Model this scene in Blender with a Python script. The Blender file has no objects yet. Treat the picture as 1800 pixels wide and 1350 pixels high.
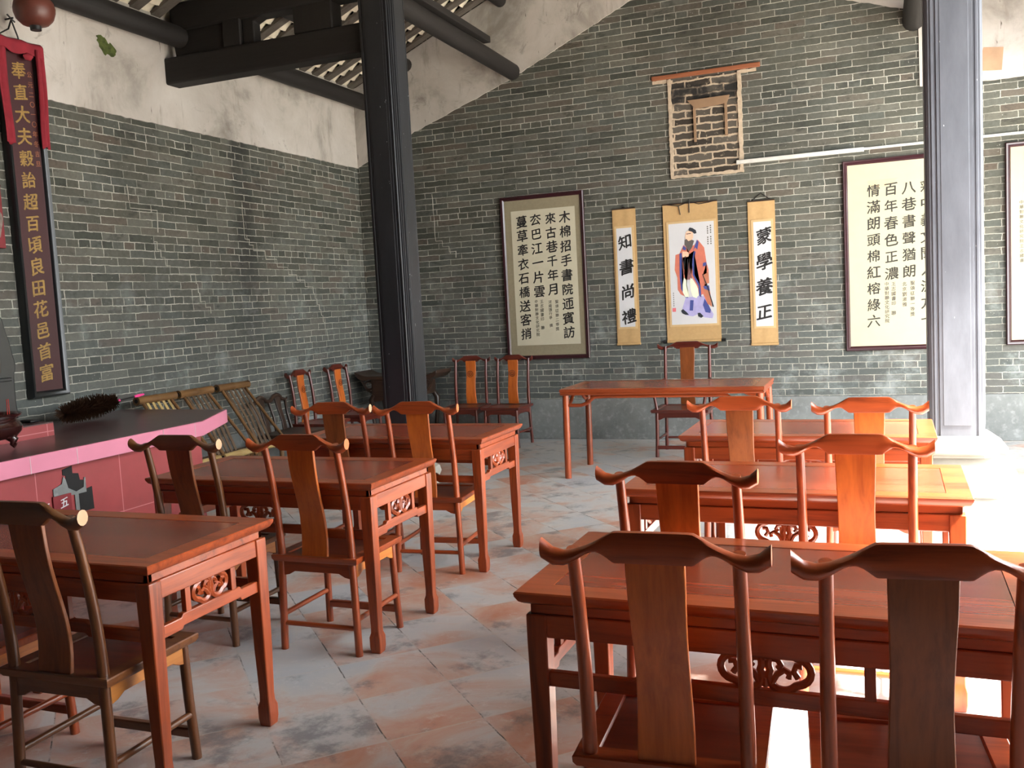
import bpy, bmesh, math, random
from mathutils import Vector, Matrix, noise
R = math.radians
PI = math.pi
random.seed(7)
scn = bpy.context.scene
COL = scn.collection

# ------------------------------------------------------------------ camera
F_PX, YAW, PITCH, ROLL, CAM_H = 1628.08, 0.379093, 0.08643999, -0.05314543, 1.55
d = Vector((-math.sin(YAW)*math.cos(PITCH), math.cos(YAW)*math.cos(PITCH), -math.sin(PITCH)))
r0 = Vector((math.cos(YAW), math.sin(YAW), 0)); u0 = r0.cross(d)
r = r0*math.cos(ROLL) + u0*math.sin(ROLL); u = u0*math.cos(ROLL) - r0*math.sin(ROLL)
cam = bpy.data.cameras.new('camera'); camo = bpy.data.objects.new('camera', cam); COL.objects.link(camo)
camo.matrix_world = Matrix(((r.x, u.x, -d.x, 0), (r.y, u.y, -d.y, 0), (r.z, u.z, -d.z, CAM_H), (0, 0, 0, 1)))
cam.sensor_width = 36; cam.lens = F_PX/1800*36; cam.clip_start = .05
scn.camera = camo

# ------------------------------------------------------------------ light
w = bpy.data.worlds.new('sky'); scn.world = w; w.use_nodes = True
wb = w.node_tree.nodes['Background']; wb.inputs[0].default_value = (.93, .97, 1.0, 1); wb.inputs[1].default_value = 7.5
sun = bpy.data.lights.new('sun', 'SUN'); sun.energy = 29; sun.angle = R(7); sun.color = (1, .95, .86)
suno = bpy.data.objects.new('sun', sun); COL.objects.link(suno)
SUN_EL = 53.0
sd = Vector((-math.cos(R(SUN_EL)), .10, -math.sin(R(SUN_EL))))
suno.rotation_euler = sd.to_track_quat('-Z', 'Y').to_euler(); suno.location = (8, 3, 9)
vs = scn.view_settings
vs.view_transform = 'Standard'; vs.look = 'None'; vs.gamma = 1; vs.use_curve_mapping = False
vs.exposure = 1.35

# ------------------------------------------------------------------ materials
def lin(c):
    return tuple(((x/255)/12.92 if x/255 <= .04045 else ((x/255+.055)/1.055)**2.4) for x in c) + (1,)

class T:
    def __init__(s, name):
        s.m = bpy.data.materials.new(name); s.m.use_nodes = True; s.t = s.m.node_tree; s.n = s.t.nodes; s.n.clear()
        s.out = s.n.new('ShaderNodeOutputMaterial'); s.b = s.n.new('ShaderNodeBsdfPrincipled')
        s.t.links.new(s.b.outputs[0], s.out.inputs[0])
    def L(s, a, b): s.t.links.new(a, b)
    def set(s, inp, v):
        if hasattr(v, 'is_output') or isinstance(v, bpy.types.NodeSocket): s.L(v, inp)
        else: inp.default_value = v
    def node(s, typ, **kw):
        x = s.n.new(typ)
        for k, v in kw.items(): setattr(x, k, v)
        return x
    def coord(s): return s.node('ShaderNodeTexCoord').outputs['Object']
    def rnd(s): return s.node('ShaderNodeObjectInfo').outputs['Random']
    def sep(s, v):
        x = s.node('ShaderNodeSeparateXYZ'); s.L(v, x.inputs[0]); return x.outputs
    def comb(s, x=0., y=0., z=0.):
        n = s.node('ShaderNodeCombineXYZ')
        for i, v in enumerate((x, y, z)): s.set(n.inputs[i], v)
        return n.outputs[0]
    def math(s, op, a, b=0., c=0., clamp=False):
        n = s.node('ShaderNodeMath', operation=op, use_clamp=clamp)
        s.set(n.inputs[0], a); s.set(n.inputs[1], b); s.set(n.inputs[2], c); return n.outputs[0]
    def scale(s, v, sc, off=(0, 0, 0)):
        n = s.node('ShaderNodeMapping'); s.L(v, n.inputs[0]); n.inputs['Scale'].default_value = sc; n.inputs['Location'].default_value = off; return n.outputs[0]
    def addv(s, a, b):
        n = s.node('ShaderNodeVectorMath', operation='ADD'); s.set(n.inputs[0], a); s.set(n.inputs[1], b); return n.outputs[0]
    def noise(s, v, sc, det=4., rough=.55, dist=0.):
        n = s.node('ShaderNodeTexNoise'); s.L(v, n.inputs['Vector']); n.inputs['Scale'].default_value = sc
        n.inputs['Detail'].default_value = det; n.inputs['Roughness'].default_value = rough; n.inputs['Distortion'].default_value = dist
        return n.outputs[0]
    def white(s, v):
        n = s.node('ShaderNodeTexWhiteNoise', noise_dimensions='3D'); s.L(v, n.inputs['Vector']); return n.outputs['Value']
    def step(s, v, a, b):
        n = s.node('ShaderNodeMapRange', interpolation_type='SMOOTHSTEP'); s.L(v, n.inputs[0]); n.inputs[1].default_value = a; n.inputs[2].default_value = b; return n.outputs[0]
    def ramp(s, v, stops):
        n = s.node('ShaderNodeValToRGB'); s.L(v, n.inputs[0]); e = n.color_ramp.elements
        while len(e) < len(stops): e.new(.5)
        for x, (p, c) in zip(e, stops): x.position = p; x.color = c
        return n.outputs[0]
    def mix(s, f, a, b, mode='MIX'):
        n = s.node('ShaderNodeMix', data_type='RGBA', blend_type=mode)
        s.set(n.inputs[0], f); s.set(n.inputs[6], a); s.set(n.inputs[7], b); return n.outputs[2]
    def bump(s, h, strength=.3, dist=.01):
        n = s.node('ShaderNodeBump'); s.L(h, n.inputs['Height']); n.inputs['Strength'].default_value = strength; n.inputs['Distance'].default_value = dist
        s.L(n.outputs[0], s.b.inputs['Normal'])
    def fin(s, col, rough=.5, coat=0., metal=0., spec=.5):
        s.set(s.b.inputs['Base Color'], col); s.set(s.b.inputs['Roughness'], rough)
        s.b.inputs['Coat Weight'].default_value = coat; s.b.inputs['Coat Roughness'].default_value = .15
        s.b.inputs['Metallic'].default_value = metal; s.b.inputs['Specular IOR Level'].default_value = spec
        return s.m

def plain(name, c, rough=.6, coat=0., metal=0., var=.12, sc=8., spec=.5):
    t = T(name); n = t.noise(t.coord(), sc, 5)
    a = lin(c); lo = tuple(x*(1-var) for x in a[:3])+(1,); hi = tuple(min(1, x*(1+var)) for x in a[:3])+(1,)
    return t.fin(t.ramp(n, [(.3, lo), (.7, hi)]), rough, coat, metal, spec)

def wood(name, c, axis=0, rough=.32, coat=.25, dark=.45, plank=0., vary=.25, paxis=1):
    t = T(name); co = t.coord(); rn = t.rnd()
    off = t.comb(t.math('MULTIPLY', rn, 13.), t.math('MULTIPLY', rn, 7.), t.math('MULTIPLY', rn, 5.))
    v = t.addv(co, off)
    sc = [9., 9., 9.]; sc[axis] = .9
    v1 = t.scale(v, sc)
    n1 = t.noise(v1, 2.2, 5, .6, .8)
    sc2 = [60., 60., 60.]; sc2[axis] = 2.
    n2 = t.noise(t.scale(v, sc2), 2., 3)
    f = t.math('MULTIPLY_ADD', n2, .22, t.math('MULTIPLY', n1, .78))
    a = lin(c); lo = (a[0]*dark, a[1]*dark*.85, a[2]*dark*.8, 1); hi = (min(1, a[0]*1.25), a[1]*1.3, a[2]*1.3, 1)
    col = t.ramp(f, [(.32, lo), (.5, a), (.68, hi)])
    if plank:
        s = t.sep(co)
        wv = t.white(t.comb(t.math('FLOOR', t.math('DIVIDE', s[paxis], plank)), t.math('MULTIPLY', rn, 40.), 3.))
        fr = t.math('FRACT', t.math('DIVIDE', s[paxis], plank)); seam = t.step(fr, .0, .02)
        k = t.math('MULTIPLY', t.math('MULTIPLY_ADD', wv, .6, .68), t.math('MULTIPLY_ADD', seam, .5, .5))
        col = t.mix(1., col, t.comb(k, k, k), 'MULTIPLY')
    k = t.math('MULTIPLY_ADD', rn, vary, 1-vary/2)
    col = t.mix(1., col, t.comb(k, k, k), 'MULTIPLY')
    t.bump(n2, .02, .001)
    return t.fin(col, rough, coat)

RED, BRN, ORG = (146, 64, 29), (98, 58, 30), (188, 98, 38)
M = {}
for ax, nm in enumerate('xyz'):
    M['red_'+nm] = wood('red_wood_'+nm, RED, ax)
    M['brown_'+nm] = wood('brown_wood_'+nm, BRN, ax)
    M['dark_'+nm] = wood('dark_wood_'+nm, (52, 36, 27), ax, .4, .1)
    M['maroon_'+nm] = wood('maroon_wood_'+nm, (92, 36, 26), ax, .3, .3)
    M['bamboo_'+nm] = wood('bamboo_'+nm, (112, 80, 46), ax, .45, .1, .4)
    M['slat_'+nm] = wood('bamboo_slat_'+nm, (96, 76, 58), ax, .5, .1, .5)
    M['pale_'+nm] = wood('pale_bamboo_'+nm, (176, 150, 98), ax, .45, .1, .6)
    M['beam_'+nm] = wood('black_beam_'+nm, (25, 21, 19), ax, .7, 0, .6)
    M['rafter_'+nm] = wood('grey_rafter_'+nm, (82, 75, 68), ax, .8, 0, .6)
M['panel'] = wood('tabletop_planks', (130, 56, 34), 0, .24, .25, .78, .115, .2)
M['seatpanel'] = wood('seat_panel', (98, 44, 30), 0, .3, .3, .5, 0, .2)
M['orange_z'] = wood('orange_splat', ORG, 2, .34, .25, .72, 0, .3)
M['brownsplat_z'] = wood('brown_splat', (128, 70, 34), 2, .35, .2, .6)
M['cut'] = plain('cut_wood_end', (214, 168, 128), .6)
M['cut_orange'] = plain('cut_orange_end', (196, 108, 58), .5)

def brick_mat(name, ax, header_every, hoff):
    t = T(name); co = t.coord(); s = t.sep(co); H = .0655
    wob = t.math('MULTIPLY', t.math('SUBTRACT', t.noise(co, 7., 5, .7), .5), .022)
    z = t.math('ADD', s[2], wob)
    x = t.math('ADD', s[ax], t.math('MULTIPLY', t.math('SUBTRACT', t.noise(co, 6., 5, .7), .5), .034))
    def bt(width, seedoff, mort):
        b = t.node('ShaderNodeTexBrick'); b.offset = .5; b.squash = 1
        t.L(t.comb(t.math('ADD', x, seedoff), z, 0.), b.inputs['Vector'])
        b.inputs['Color1'].default_value = (0, 0, 0, 1); b.inputs['Color2'].default_value = (1, 1, 1, 1); b.inputs['Mortar'].default_value = (.5, .5, .5, 1)
        b.inputs['Scale'].default_value = 1; b.inputs['Mortar Size'].default_value = mort; b.inputs['Mortar Smooth'].default_value = .25
        b.inputs['Bias'].default_value = 0; b.inputs['Brick Width'].default_value = width; b.inputs['Row Height'].default_value = H
        return b
    A, B = bt(.285, 20., .0040), bt(.118, 20.06, .0050)
    row = t.math('FLOOR', t.math('DIVIDE', z, H))
    isH = t.math('LESS_THAN', t.math('MODULO', t.math('ADD', row, hoff), header_every), .5)
    val = t.mix(isH, A.outputs[0], B.outputs[0]); mor = t.math('ADD', t.math('MULTIPLY', t.math('SUBTRACT', 1., isH), A.outputs[1]), t.math('MULTIPLY', isH, B.outputs[1]))
    bw = t.node('ShaderNodeRGBToBW'); t.L(val, bw.inputs[0])
    col = t.ramp(bw.outputs[0], [(0, lin((64, 66, 59))), (.3, lin((86, 85, 76))), (.55, lin((80, 83, 77))), (.8, lin((98, 97, 88))), (1, lin((88, 80, 71)))])
    big = t.noise(co, 1.1, 4, .6)
    col = t.mix(t.step(big, .42, .7), col, t.mix(.35, col, lin((52, 52, 48))))
    fine = t.noise(co, 28., 4, .65)
    k = t.math('MULTIPLY_ADD', fine, .7, .65)
    col = t.mix(1., col, t.comb(k, k, k), 'MULTIPLY')
    smg = t.step(t.noise(t.scale(co, (1, 1, 2.2)), 4.6, 5, .7), .54, .68)
    col = t.mix(t.math('MULTIPLY', smg, .5), col, lin((44, 44, 42)))
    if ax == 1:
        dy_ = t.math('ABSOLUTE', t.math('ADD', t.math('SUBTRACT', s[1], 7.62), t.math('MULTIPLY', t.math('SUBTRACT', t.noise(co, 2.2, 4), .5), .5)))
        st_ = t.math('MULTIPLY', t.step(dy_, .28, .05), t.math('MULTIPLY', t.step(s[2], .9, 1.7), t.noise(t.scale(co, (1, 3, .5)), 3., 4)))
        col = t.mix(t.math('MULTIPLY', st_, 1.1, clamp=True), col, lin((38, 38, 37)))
    # greenish upper part, blue grey salt staining low down
    low = t.step(s[2], 2.6, .5)
    col = t.mix(t.math('MULTIPLY', low, .55), col, t.mix(.5, col, lin((106, 115, 118))))
    salt = t.math('MULTIPLY', t.step(t.noise(co, 3.2, 6, .7), .5, .72), t.math('MULTIPLY_ADD', low, .55, .08))
    col = t.mix(salt, col, lin((150, 156, 154)))
    spots = t.step(t.noise(co, 34., 2), .70, .78)
    col = t.mix(t.math('MULTIPLY', spots, .45), col, lin((190, 190, 182)))
    mc = t.mix(t.noise(co, 7., 3), lin((156, 152, 138)), lin((190, 188, 178)))
    mf = t.math('MULTIPLY', mor, t.math('MULTIPLY_ADD', t.step(t.noise(co, 4.5, 5, .7), .38, .62), .62, .38))
    col = t.mix(mf, col, mc)
    t.bump(t.math('ADD', t.math('MULTIPLY', mor, -.6), t.math('MULTIPLY', fine, .6)), .5, .008)
    return t.fin(col, .85, 0, 0, .3)
M['brick_far'] = brick_mat('grey_brick_far', 0, 14, 3)
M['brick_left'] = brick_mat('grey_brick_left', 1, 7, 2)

def plaster_mat():
    t = T('old_plaster'); co = t.coord()
    n = t.noise(co, 1.4, 6, .65, .4); n2 = t.noise(t.scale(co, (6, 6, 1.2)), 1.2, 5, .7)
    col = t.ramp(n, [(.3, lin((138, 132, 124))), (.47, lin((182, 175, 166))), (.7, lin((198, 192, 185)))])
    col = t.mix(t.math('MULTIPLY', t.step(n2, .56, .74), .55), col, lin((140, 130, 118)))
    col = t.mix(t.math('MULTIPLY', t.step(t.noise(t.scale(co, (30, 30, 5)), 1., 3), .70, .76), .8), col, lin((70, 62, 55)))
    blot = t.math('MULTIPLY', t.step(t.noise(co, 4.5, 7, .75, .8), .55, .68), t.step(t.noise(co, .9, 3), .48, .6))
    col = t.mix(t.math('MULTIPLY', blot, .6), col, lin((112, 104, 96)))
    t.bump(n2, .25, .01)
    return t.fin(col, .9, 0, 0, .2)
M['plaster'] = plaster_mat()

def cement_mat(name, c1, c2):
    t = T(name); co = t.coord()
    n = t.noise(co, 2.5, 7, .7); n2 = t.noise(co, 22., 4)
    col = t.ramp(n, [(.3, lin(c1)), (.7, lin(c2))])
    col = t.mix(t.math('MULTIPLY', t.step(n2, .5, .75), .35), col, lin((165, 167, 165)))
    t.bump(n2, .25, .006)
    return t.fin(col, .85)
M['cement'] = cement_mat('grey_cement', (98, 101, 99), (130, 133, 131))
M['ground'] = cement_mat('courtyard_paving', (150, 146, 138), (185, 180, 170))

def floor_mat():
    t = T('worn_terracotta_tiles'); co = t.coord(); s = t.sep(co)
    wob = t.math('MULTIPLY', t.math('SUBTRACT', t.noise(co, 6., 3), .5), .03)
    U = t.math('ADD', t.math('DIVIDE', t.math('SUBTRACT', t.math('ADD', s[0], s[1]), 1.13), .53), t.math('ADD', wob, 60.))
    V = t.math('ADD', t.math('DIVIDE', t.math('SUBTRACT', t.math('SUBTRACT', s[1], s[0]), 5.05), .567), t.math('ADD', wob, 60.))
    fu = t.math('FRACT', U); fv = t.math('FRACT', V)
    du = t.math('MINIMUM', fu, t.math('SUBTRACT', 1., fu)); dv = t.math('MINIMUM', fv, t.math('SUBTRACT', 1., fv))
    cell = t.comb(t.math('FLOOR', U), t.math('FLOOR', V), 0.)
    c1 = t.white(cell)
    off = t.comb(t.math('MULTIPLY', c1, 9.), t.math('MULTIPLY', c1, 4.), 0.)
    big = t.noise(t.addv(co, off), 1.9, 6, .62, .6)
    region = t.noise(co, .55, 3)
    worn = t.math('MULTIPLY_ADD', t.step(t.math('ADD', s[1], t.math('MULTIPLY', region, 1.5)), 4.6, 3.2), .10, -.045)
    mixv = t.math('ADD', worn, t.math('ADD', t.math('MULTIPLY', big, .62), t.math('ADD', t.math('MULTIPLY', c1, .11), t.math('MULTIPLY', region, .42))))
    col = t.ramp(mixv, [(.44, lin((172, 174, 176))), (.53, lin((184, 180, 176))), (.61, lin((184, 152, 136))), (.72, lin((178, 114, 86)))])
    dk = t.noise(t.addv(t.scale(co, (1, 1, 1)), off), 2.6, 6, .7)
    col = t.mix(t.math('MULTIPLY', t.step(dk, .52, .66), .7), col, lin((96, 97, 101)))
    wht = t.noise(co, 9., 5, .75)
    col = t.mix(t.math('MULTIPLY', t.step(wht, .54, .72), .5), col, lin((206, 203, 200)))
    gl = t.step(dv, .016, .004)
    col = t.mix(t.math('MULTIPLY', gl, .6), col, lin((184, 176, 166)))
    gd = t.math('MULTIPLY', t.step(du, .011, .004), t.step(t.noise(co, 5.5, 5, .7), .45, .60))
    gl2 = t.step(du, .018, .009)
    col = t.mix(t.math('MULTIPLY', gl2, .35), col, lin((170, 165, 158)))
    col = t.mix(t.math('MULTIPLY', gd, .9), col, lin((44, 42, 42)))
    h = t.math('ADD', t.math('MULTIPLY', gd, -1.), t.math('MULTIPLY', wht, .3))
    t.bump(h, .35, .006)
    ro = t.math('MULTIPLY_ADD', wht, .3, .32)
    return t.fin(col, ro, 0, 0, .5)
M['floor'] = floor_mat()

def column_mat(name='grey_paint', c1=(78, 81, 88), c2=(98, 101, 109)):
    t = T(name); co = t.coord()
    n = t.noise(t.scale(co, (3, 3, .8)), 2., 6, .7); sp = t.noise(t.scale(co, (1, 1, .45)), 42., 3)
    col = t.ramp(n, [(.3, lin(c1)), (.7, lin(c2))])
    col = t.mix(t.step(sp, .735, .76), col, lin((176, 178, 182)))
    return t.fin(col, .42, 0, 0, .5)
M['column'] = column_mat()  # lighter tone, used on the right column
M['column_dark'] = column_mat('black_paint', (26, 28, 31), (38, 40, 45))  # darker tone, used on the left column
M['dark_screen'] = wood('dark_timber_screen', (40, 30, 25), 2, .6, 0, .6)  # made-up dark finish that lets unseen walls bounce less light
M['white_stone'] = plain('pale_stone', (150, 146, 136), .7, var=.15, sc=5)
M['white_plastic'] = plain('white_plastic', (200, 198, 192), .4)
M['maroon_frame'] = wood('maroon_frame', (50, 18, 25), 0, .3, .3, .7)
M['olive_mat'] = plain('olive_silk', (138, 128, 104), .8, var=.06, sc=40)
M['cream'] = plain('cream_paper', (192, 185, 162), .8, var=.03)
M['cream2'] = plain('pale_paper', (184, 177, 148), .75, var=.03)
M['white_paper'] = plain('white_paper', (200, 200, 202), .8, var=.02)
M['scroll'] = plain('tan_silk', (184, 150, 102), .75, var=.06, sc=30)
M['scroll_lt'] = plain('tan_silk_border', (198, 168, 122), .75, var=.04, sc=30)
M['ink'] = plain('black_ink', (24, 22, 22), .7, var=.1)
M['ink_grey'] = plain('thin_ink', (96, 92, 84), .8, var=.2)
M['stain'] = plain('water_stain', (204, 180, 142), .8, var=.05)
M['gold'] = plain('gold_paint', (150, 118, 58), .55, var=.3, sc=40)
M['gold_dim'] = plain('faded_gold_paint', (138, 84, 56), .6, var=.2)
M['plaque_red'] = plain('dark_red_lacquer', (58, 17, 20), .5, .1, var=.12, sc=3)
M['black_lacquer'] = plain('black_lacquer', (24, 27, 29), .35, .3, var=.2)
M['drape_red'] = plain('red_cloth', (136, 28, 42), .85, var=.12, sc=12)
M['sign_red'] = plain('red_board', (118, 24, 32), .6, var=.12)
M['pink'] = plain('pink_tile_edge', (212, 132, 154), .35, .2, var=.05, sc=3)
M['grout'] = plain('pale_grout', (206, 190, 190), .8)
M['dark_hole'] = plain('sooty_cavity', (28, 27, 27), .9)  # flat dark colour painted in for the shade inside hollows
M['lantern'] = plain('faded_red_lantern', (94, 48, 37), .5, .1, var=.35, sc=7)
M['black_iron'] = plain('black_iron', (26, 24, 24), .5)
M['burner'] = plain('glazed_brown_ceramic', (52, 22, 20), .15, .6, var=.35, sc=16)
M['incense'] = plain('red_incense', (196, 50, 40), .7)
M['pink_plastic'] = plain('pink_plastic', (236, 70, 140), .4)
M['feather'] = plain('brown_feathers', (92, 66, 48), .9, var=.5, sc=30)
M['moss'] = plain('green_moss', (74, 84, 38), .95, var=.5, sc=30)
M['tile_under'] = plain('roof_tile_underside', (214, 204, 182), .85, var=.22, sc=9)
M['tile_dark'] = plain('roof_tile_dark', (60, 54, 48), .9, var=.2)
M['lintel'] = wood('old_lintel_wood', (140, 82, 52), 0, .8, 0, .6)
M['tan_board'] = plain('tan_board', (140, 112, 86), .85)
M['rough_mortar'] = plain('rough_mortar', (180, 162, 140), .95, var=.15, sc=30)

def altar_tile(name, c, ax, pitch, groutc, rough, off=0., zp=None, zoff=0.):
    t = T(name); co = t.coord(); s = t.sep(co)
    def ln(v, p, o):
        f = t.math('FRACT', t.math('ADD', t.math('DIVIDE', t.math('SUBTRACT', v, o), p), 50.))
        return t.step(t.math('MINIMUM', f, t.math('SUBTRACT', 1., f)), .006*.6/p, .003*.6/p)
    g = ln(s[ax], pitch, off)
    if zp: g = t.math('MAXIMUM', g, ln(s[2] if zp > 0 else s[0], abs(zp), zoff))
    n = t.noise(co, 5., 4); a = lin(c)
    col = t.ramp(n, [(.3, tuple(x*.88 for x in a[:3])+(1,)), (.7, tuple(x*1.1 for x in a[:3])+(1,))])
    return t.fin(t.mix(t.math('MULTIPLY', g, .7), col, lin(groutc)), rough, .15)
M['altar_top'] = altar_tile('dark_maroon_tiles', (76, 50, 52), 1, .6, (120, 92, 92), .3, .2, -.6, -.16)
M['altar_face'] = altar_tile('red_tiles', (148, 60, 62), 1, .62, (206, 130, 134), .4, 4.39, .5, .39)

def niche_mat():
    t = T('rough_brown_brick'); co = t.coord(); s = t.sep(co)
    wob = t.math('MULTIPLY', t.math('SUBTRACT', t.noise(co, 9., 3), .5), .05)
    b = t.node('ShaderNodeTexBrick'); b.offset = .5
    t.L(t.comb(t.math('ADD', s[0], wob), t.math('ADD', s[2], wob), 0.), b.inputs['Vector'])
    b.inputs['Scale'].default_value = 1; b.inputs['Mortar Size'].default_value = .011; b.inputs['Mortar Smooth'].default_value = .4
    b.inputs['Brick Width'].default_value = .26; b.inputs['Row Height'].default_value = .075
    b.inputs['Color1'].default_value = lin((48, 41, 34)); b.inputs['Color2'].default_value = lin((92, 86, 77)); b.inputs['Mortar'].default_value = lin((180, 162, 140))
    n = t.noise(co, 18., 5, .7)
    col = t.mix(t.step(n, .58, .72), b.outputs[0], lin((164, 150, 130)))
    dark_band = t.math('MULTIPLY', t.step(s[2], 3.48, 3.56), t.step(s[2], 3.76, 3.66))  # darker band below the lintel, broken up by noise
    dark_band = t.math('MULTIPLY', dark_band, t.step(t.noise(co, 5., 4), .36, .5))
    col = t.mix(t.math('MULTIPLY', dark_band, .9), col, lin((26, 25, 26)))
    t.bump(t.math('ADD', b.outputs[1], n), .6, .012)
    return t.fin(col, .95)
M['niche'] = niche_mat()

# ------------------------------------------------------------------ mesh helpers
def bm_new(): return bmesh.new()
def bx(bm, x0, x1, y0, y1, z0, z1):
    v = [bm.verts.new((x, y, z)) for x in (x0, x1) for y in (y0, y1) for z in (z0, z1)]
    for f in ((0, 1, 3, 2), (4, 6, 7, 5), (0, 4, 5, 1), (2, 3, 7, 6), (0, 2, 6, 4), (1, 5, 7, 3)): bm.faces.new([v[i] for i in f])
    return bm
def rings(bm, rr, cap=True, loop=False):
    vs_ = [[bm.verts.new(p) for p in q] for q in rr]; n = len(vs_[0])
    m = len(vs_)
    for i in range(m if loop else m-1):
        a, b = vs_[i], vs_[(i+1) % m]
        for j in range(n): bm.faces.new((a[j], a[(j+1) % n], b[(j+1) % n], b[j]))
    if cap and not loop: bm.faces.new(vs_[0][::-1]); bm.faces.new(vs_[-1])
    return bm
def tube(bm, pts, rad, seg=10, loop=False, flat=None):
    pts = [Vector(p) for p in pts]; n = len(pts); rr = []
    rad = rad if hasattr(rad, '__len__') else [rad]*n
    ref = None
    for i in range(n):
        if loop: t = pts[(i+1) % n]-pts[i-1]
        else: t = pts[min(i+1, n-1)]-pts[max(i-1, 0)]
        t.normalize()
        if flat is not None: a = Vector(flat)-t*t.dot(Vector(flat)); a.normalize()
        elif ref is None:
            a = t.orthogonal().normalized() if abs(t.z) > .9 else t.cross(Vector((0, 0, 1))).normalized()
        else: a = (ref-t*ref.dot(t)).normalized()
        ref = a; b = t.cross(a)
        q = rad[i]; qa, qb = q if hasattr(q, '__len__') else (q, q)
        rr.append([pts[i]+a*math.cos(2*PI*k/seg)*qa+b*math.sin(2*PI*k/seg)*qb for k in range(seg)])
    return rings(bm, rr, True, loop)
def lathe(bm, prof, seg=28, c=(0, 0, 0)):
    return rings(bm, [[(c[0]+p*math.cos(2*PI*k/seg), c[1]+p*math.sin(2*PI*k/seg), c[2]+z) for k in range(seg)] for p, z in prof])
def prism(bm, poly, axis, a, b):
    def P(p, q):
        return {'x': (q, p[0], p[1]), 'y': (p[0], q, p[1]), 'z': (p[0], p[1], q)}[axis]
    return rings(bm, [[P(p, a) for p in poly], [P(p, b) for p in poly]])
def loft(bm, cs): return rings(bm, cs)
def rect(cx, cy, hx, hy, z): return [(cx-hx, cy-hy, z), (cx+hx, cy-hy, z), (cx+hx, cy+hy, z), (cx-hx, cy+hy, z)]
def obj(name, bm, mat, parent=None, bevel=0., smooth=True, kind=None, label=None):
    bmesh.ops.recalc_face_normals(bm, faces=bm.faces)
    me = bpy.data.meshes.new(name); bm.to_mesh(me); bm.free()
    mats = mat if isinstance(mat, (list, tuple)) else [mat]
    for m in mats: me.materials.append(M[m] if isinstance(m, str) else m)
    if smooth:
        for p in me.polygons: p.use_smooth = True
        me.set_sharp_from_angle(angle=R(38))
    o = bpy.data.objects.new(name, me); COL.objects.link(o)
    if parent: o.parent = parent
    if bevel:
        b = o.modifiers.new('bevel', 'BEVEL'); b.width = bevel; b.segments = 2; b.limit_method = 'ANGLE'; b.angle_limit = R(40)
    if kind: o['kind'] = kind
    if label: o['label'] = label
    return o
def thing(name, label, cat, loc=(0, 0, 0), rz=0., group=None):
    o = bpy.data.objects.new(name, None); COL.objects.link(o); o.empty_display_size = .1
    o.location = loc; o.rotation_euler = (0, 0, rz); return tag(o, label, cat, group)
def tag(o, label, cat, group=None):
    o['label'] = label; o['category'] = cat
    if group: o['group'] = group
    return o
def dup(root, loc, rz, label, group=None, swap=None):
    a = root.copy(); COL.objects.link(a); a.location = loc; a.rotation_euler = (0, 0, rz); a['label'] = label
    if group: a['group'] = group
    def rec(src, dst):
        for ch in list(src.children):
            c = ch.copy(); COL.objects.link(c); c.parent = dst
            recolour(c, swap); rec(ch, c)
    rec(root, a)
    return a
def recolour(c, swap):
    if not swap or c.type != 'MESH': return
    for s in c.material_slots:
        base = s.material.name
        for k, v in swap.items():
            if base.startswith(k):
                s.link = 'OBJECT'; s.material = bpy.data.materials[v+base[len(k):]]; break

# glyphs ------------------------------------------------------------
GL = {}
def glyph(ch):
    if ch not in GL:
        cu = bpy.data.curves.new('t', 'FONT'); cu.body = ch; cu.size = 1; cu.resolution_u = 3
        o = bpy.data.objects.new('t', cu); COL.objects.link(o); bpy.context.view_layer.update()
        m = o.evaluated_get(bpy.context.evaluated_depsgraph_get()).to_mesh()
        GL[ch] = ([(v.co.x-.5, v.co.y-.38) for v in m.vertices], [tuple(p.vertices) for p in m.polygons])
        bpy.data.objects.remove(o); bpy.data.curves.remove(cu)
    return GL[ch]
def write(bm, ch, cu_, cv, size, plane, jit=.02, wide=1., slant=.10, bold=1.):
    """plane(u, v) -> 3-D point of a writing surface"""
    vv, ff = glyph(ch); rn = random.Random(ord(ch)*7919+round(cu_*100)*31+round(cv*100))
    a = rn.uniform(-jit, jit); k = size*rn.uniform(.95, 1.06)
    p00 = Vector(plane(0, 0)); nn = (Vector(plane(1, 0))-p00).cross(Vector(plane(0, 1))-p00)
    for ps, (ox, oy, sc_, ro) in enumerate(((0, 0, 1, 0), (.016*bold, -.014*bold, 1.0, 0), (.004*bold, .012*bold, .97, .03), (.030*bold, -.004*bold, .99, -.015))):
        vs_ = []
        for x, y in vv:
            y2 = y+slant*x; x2 = x*wide
            wv = noise.noise(Vector((x*1.6, y*1.6, len(vv)*.37)))*.03
            X = x2*math.cos(a+ro)-y2*math.sin(a+ro)+wv; Y = x2*math.sin(a+ro)+y2*math.cos(a+ro)+wv
            vs_.append(bm.verts.new(Vector(plane(cu_+(X*sc_+ox)*k, cv+(Y*sc_+oy)*k))+nn*.0004*ps))
        for f in ff:
            try: bm.faces.new([vs_[i] for i in f])
            except ValueError: pass
def column_text(bm, s, p0, p1, size, plane, **kw):
    n = len(s)
    for i, ch in enumerate(s):
        if ch == ' ': continue
        t = i/max(1, n-1)
        write(bm, ch, p0[0]+(p1[0]-p0[0])*t, p0[1]+(p1[1]-p0[1])*t, size, plane, **kw)

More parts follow.
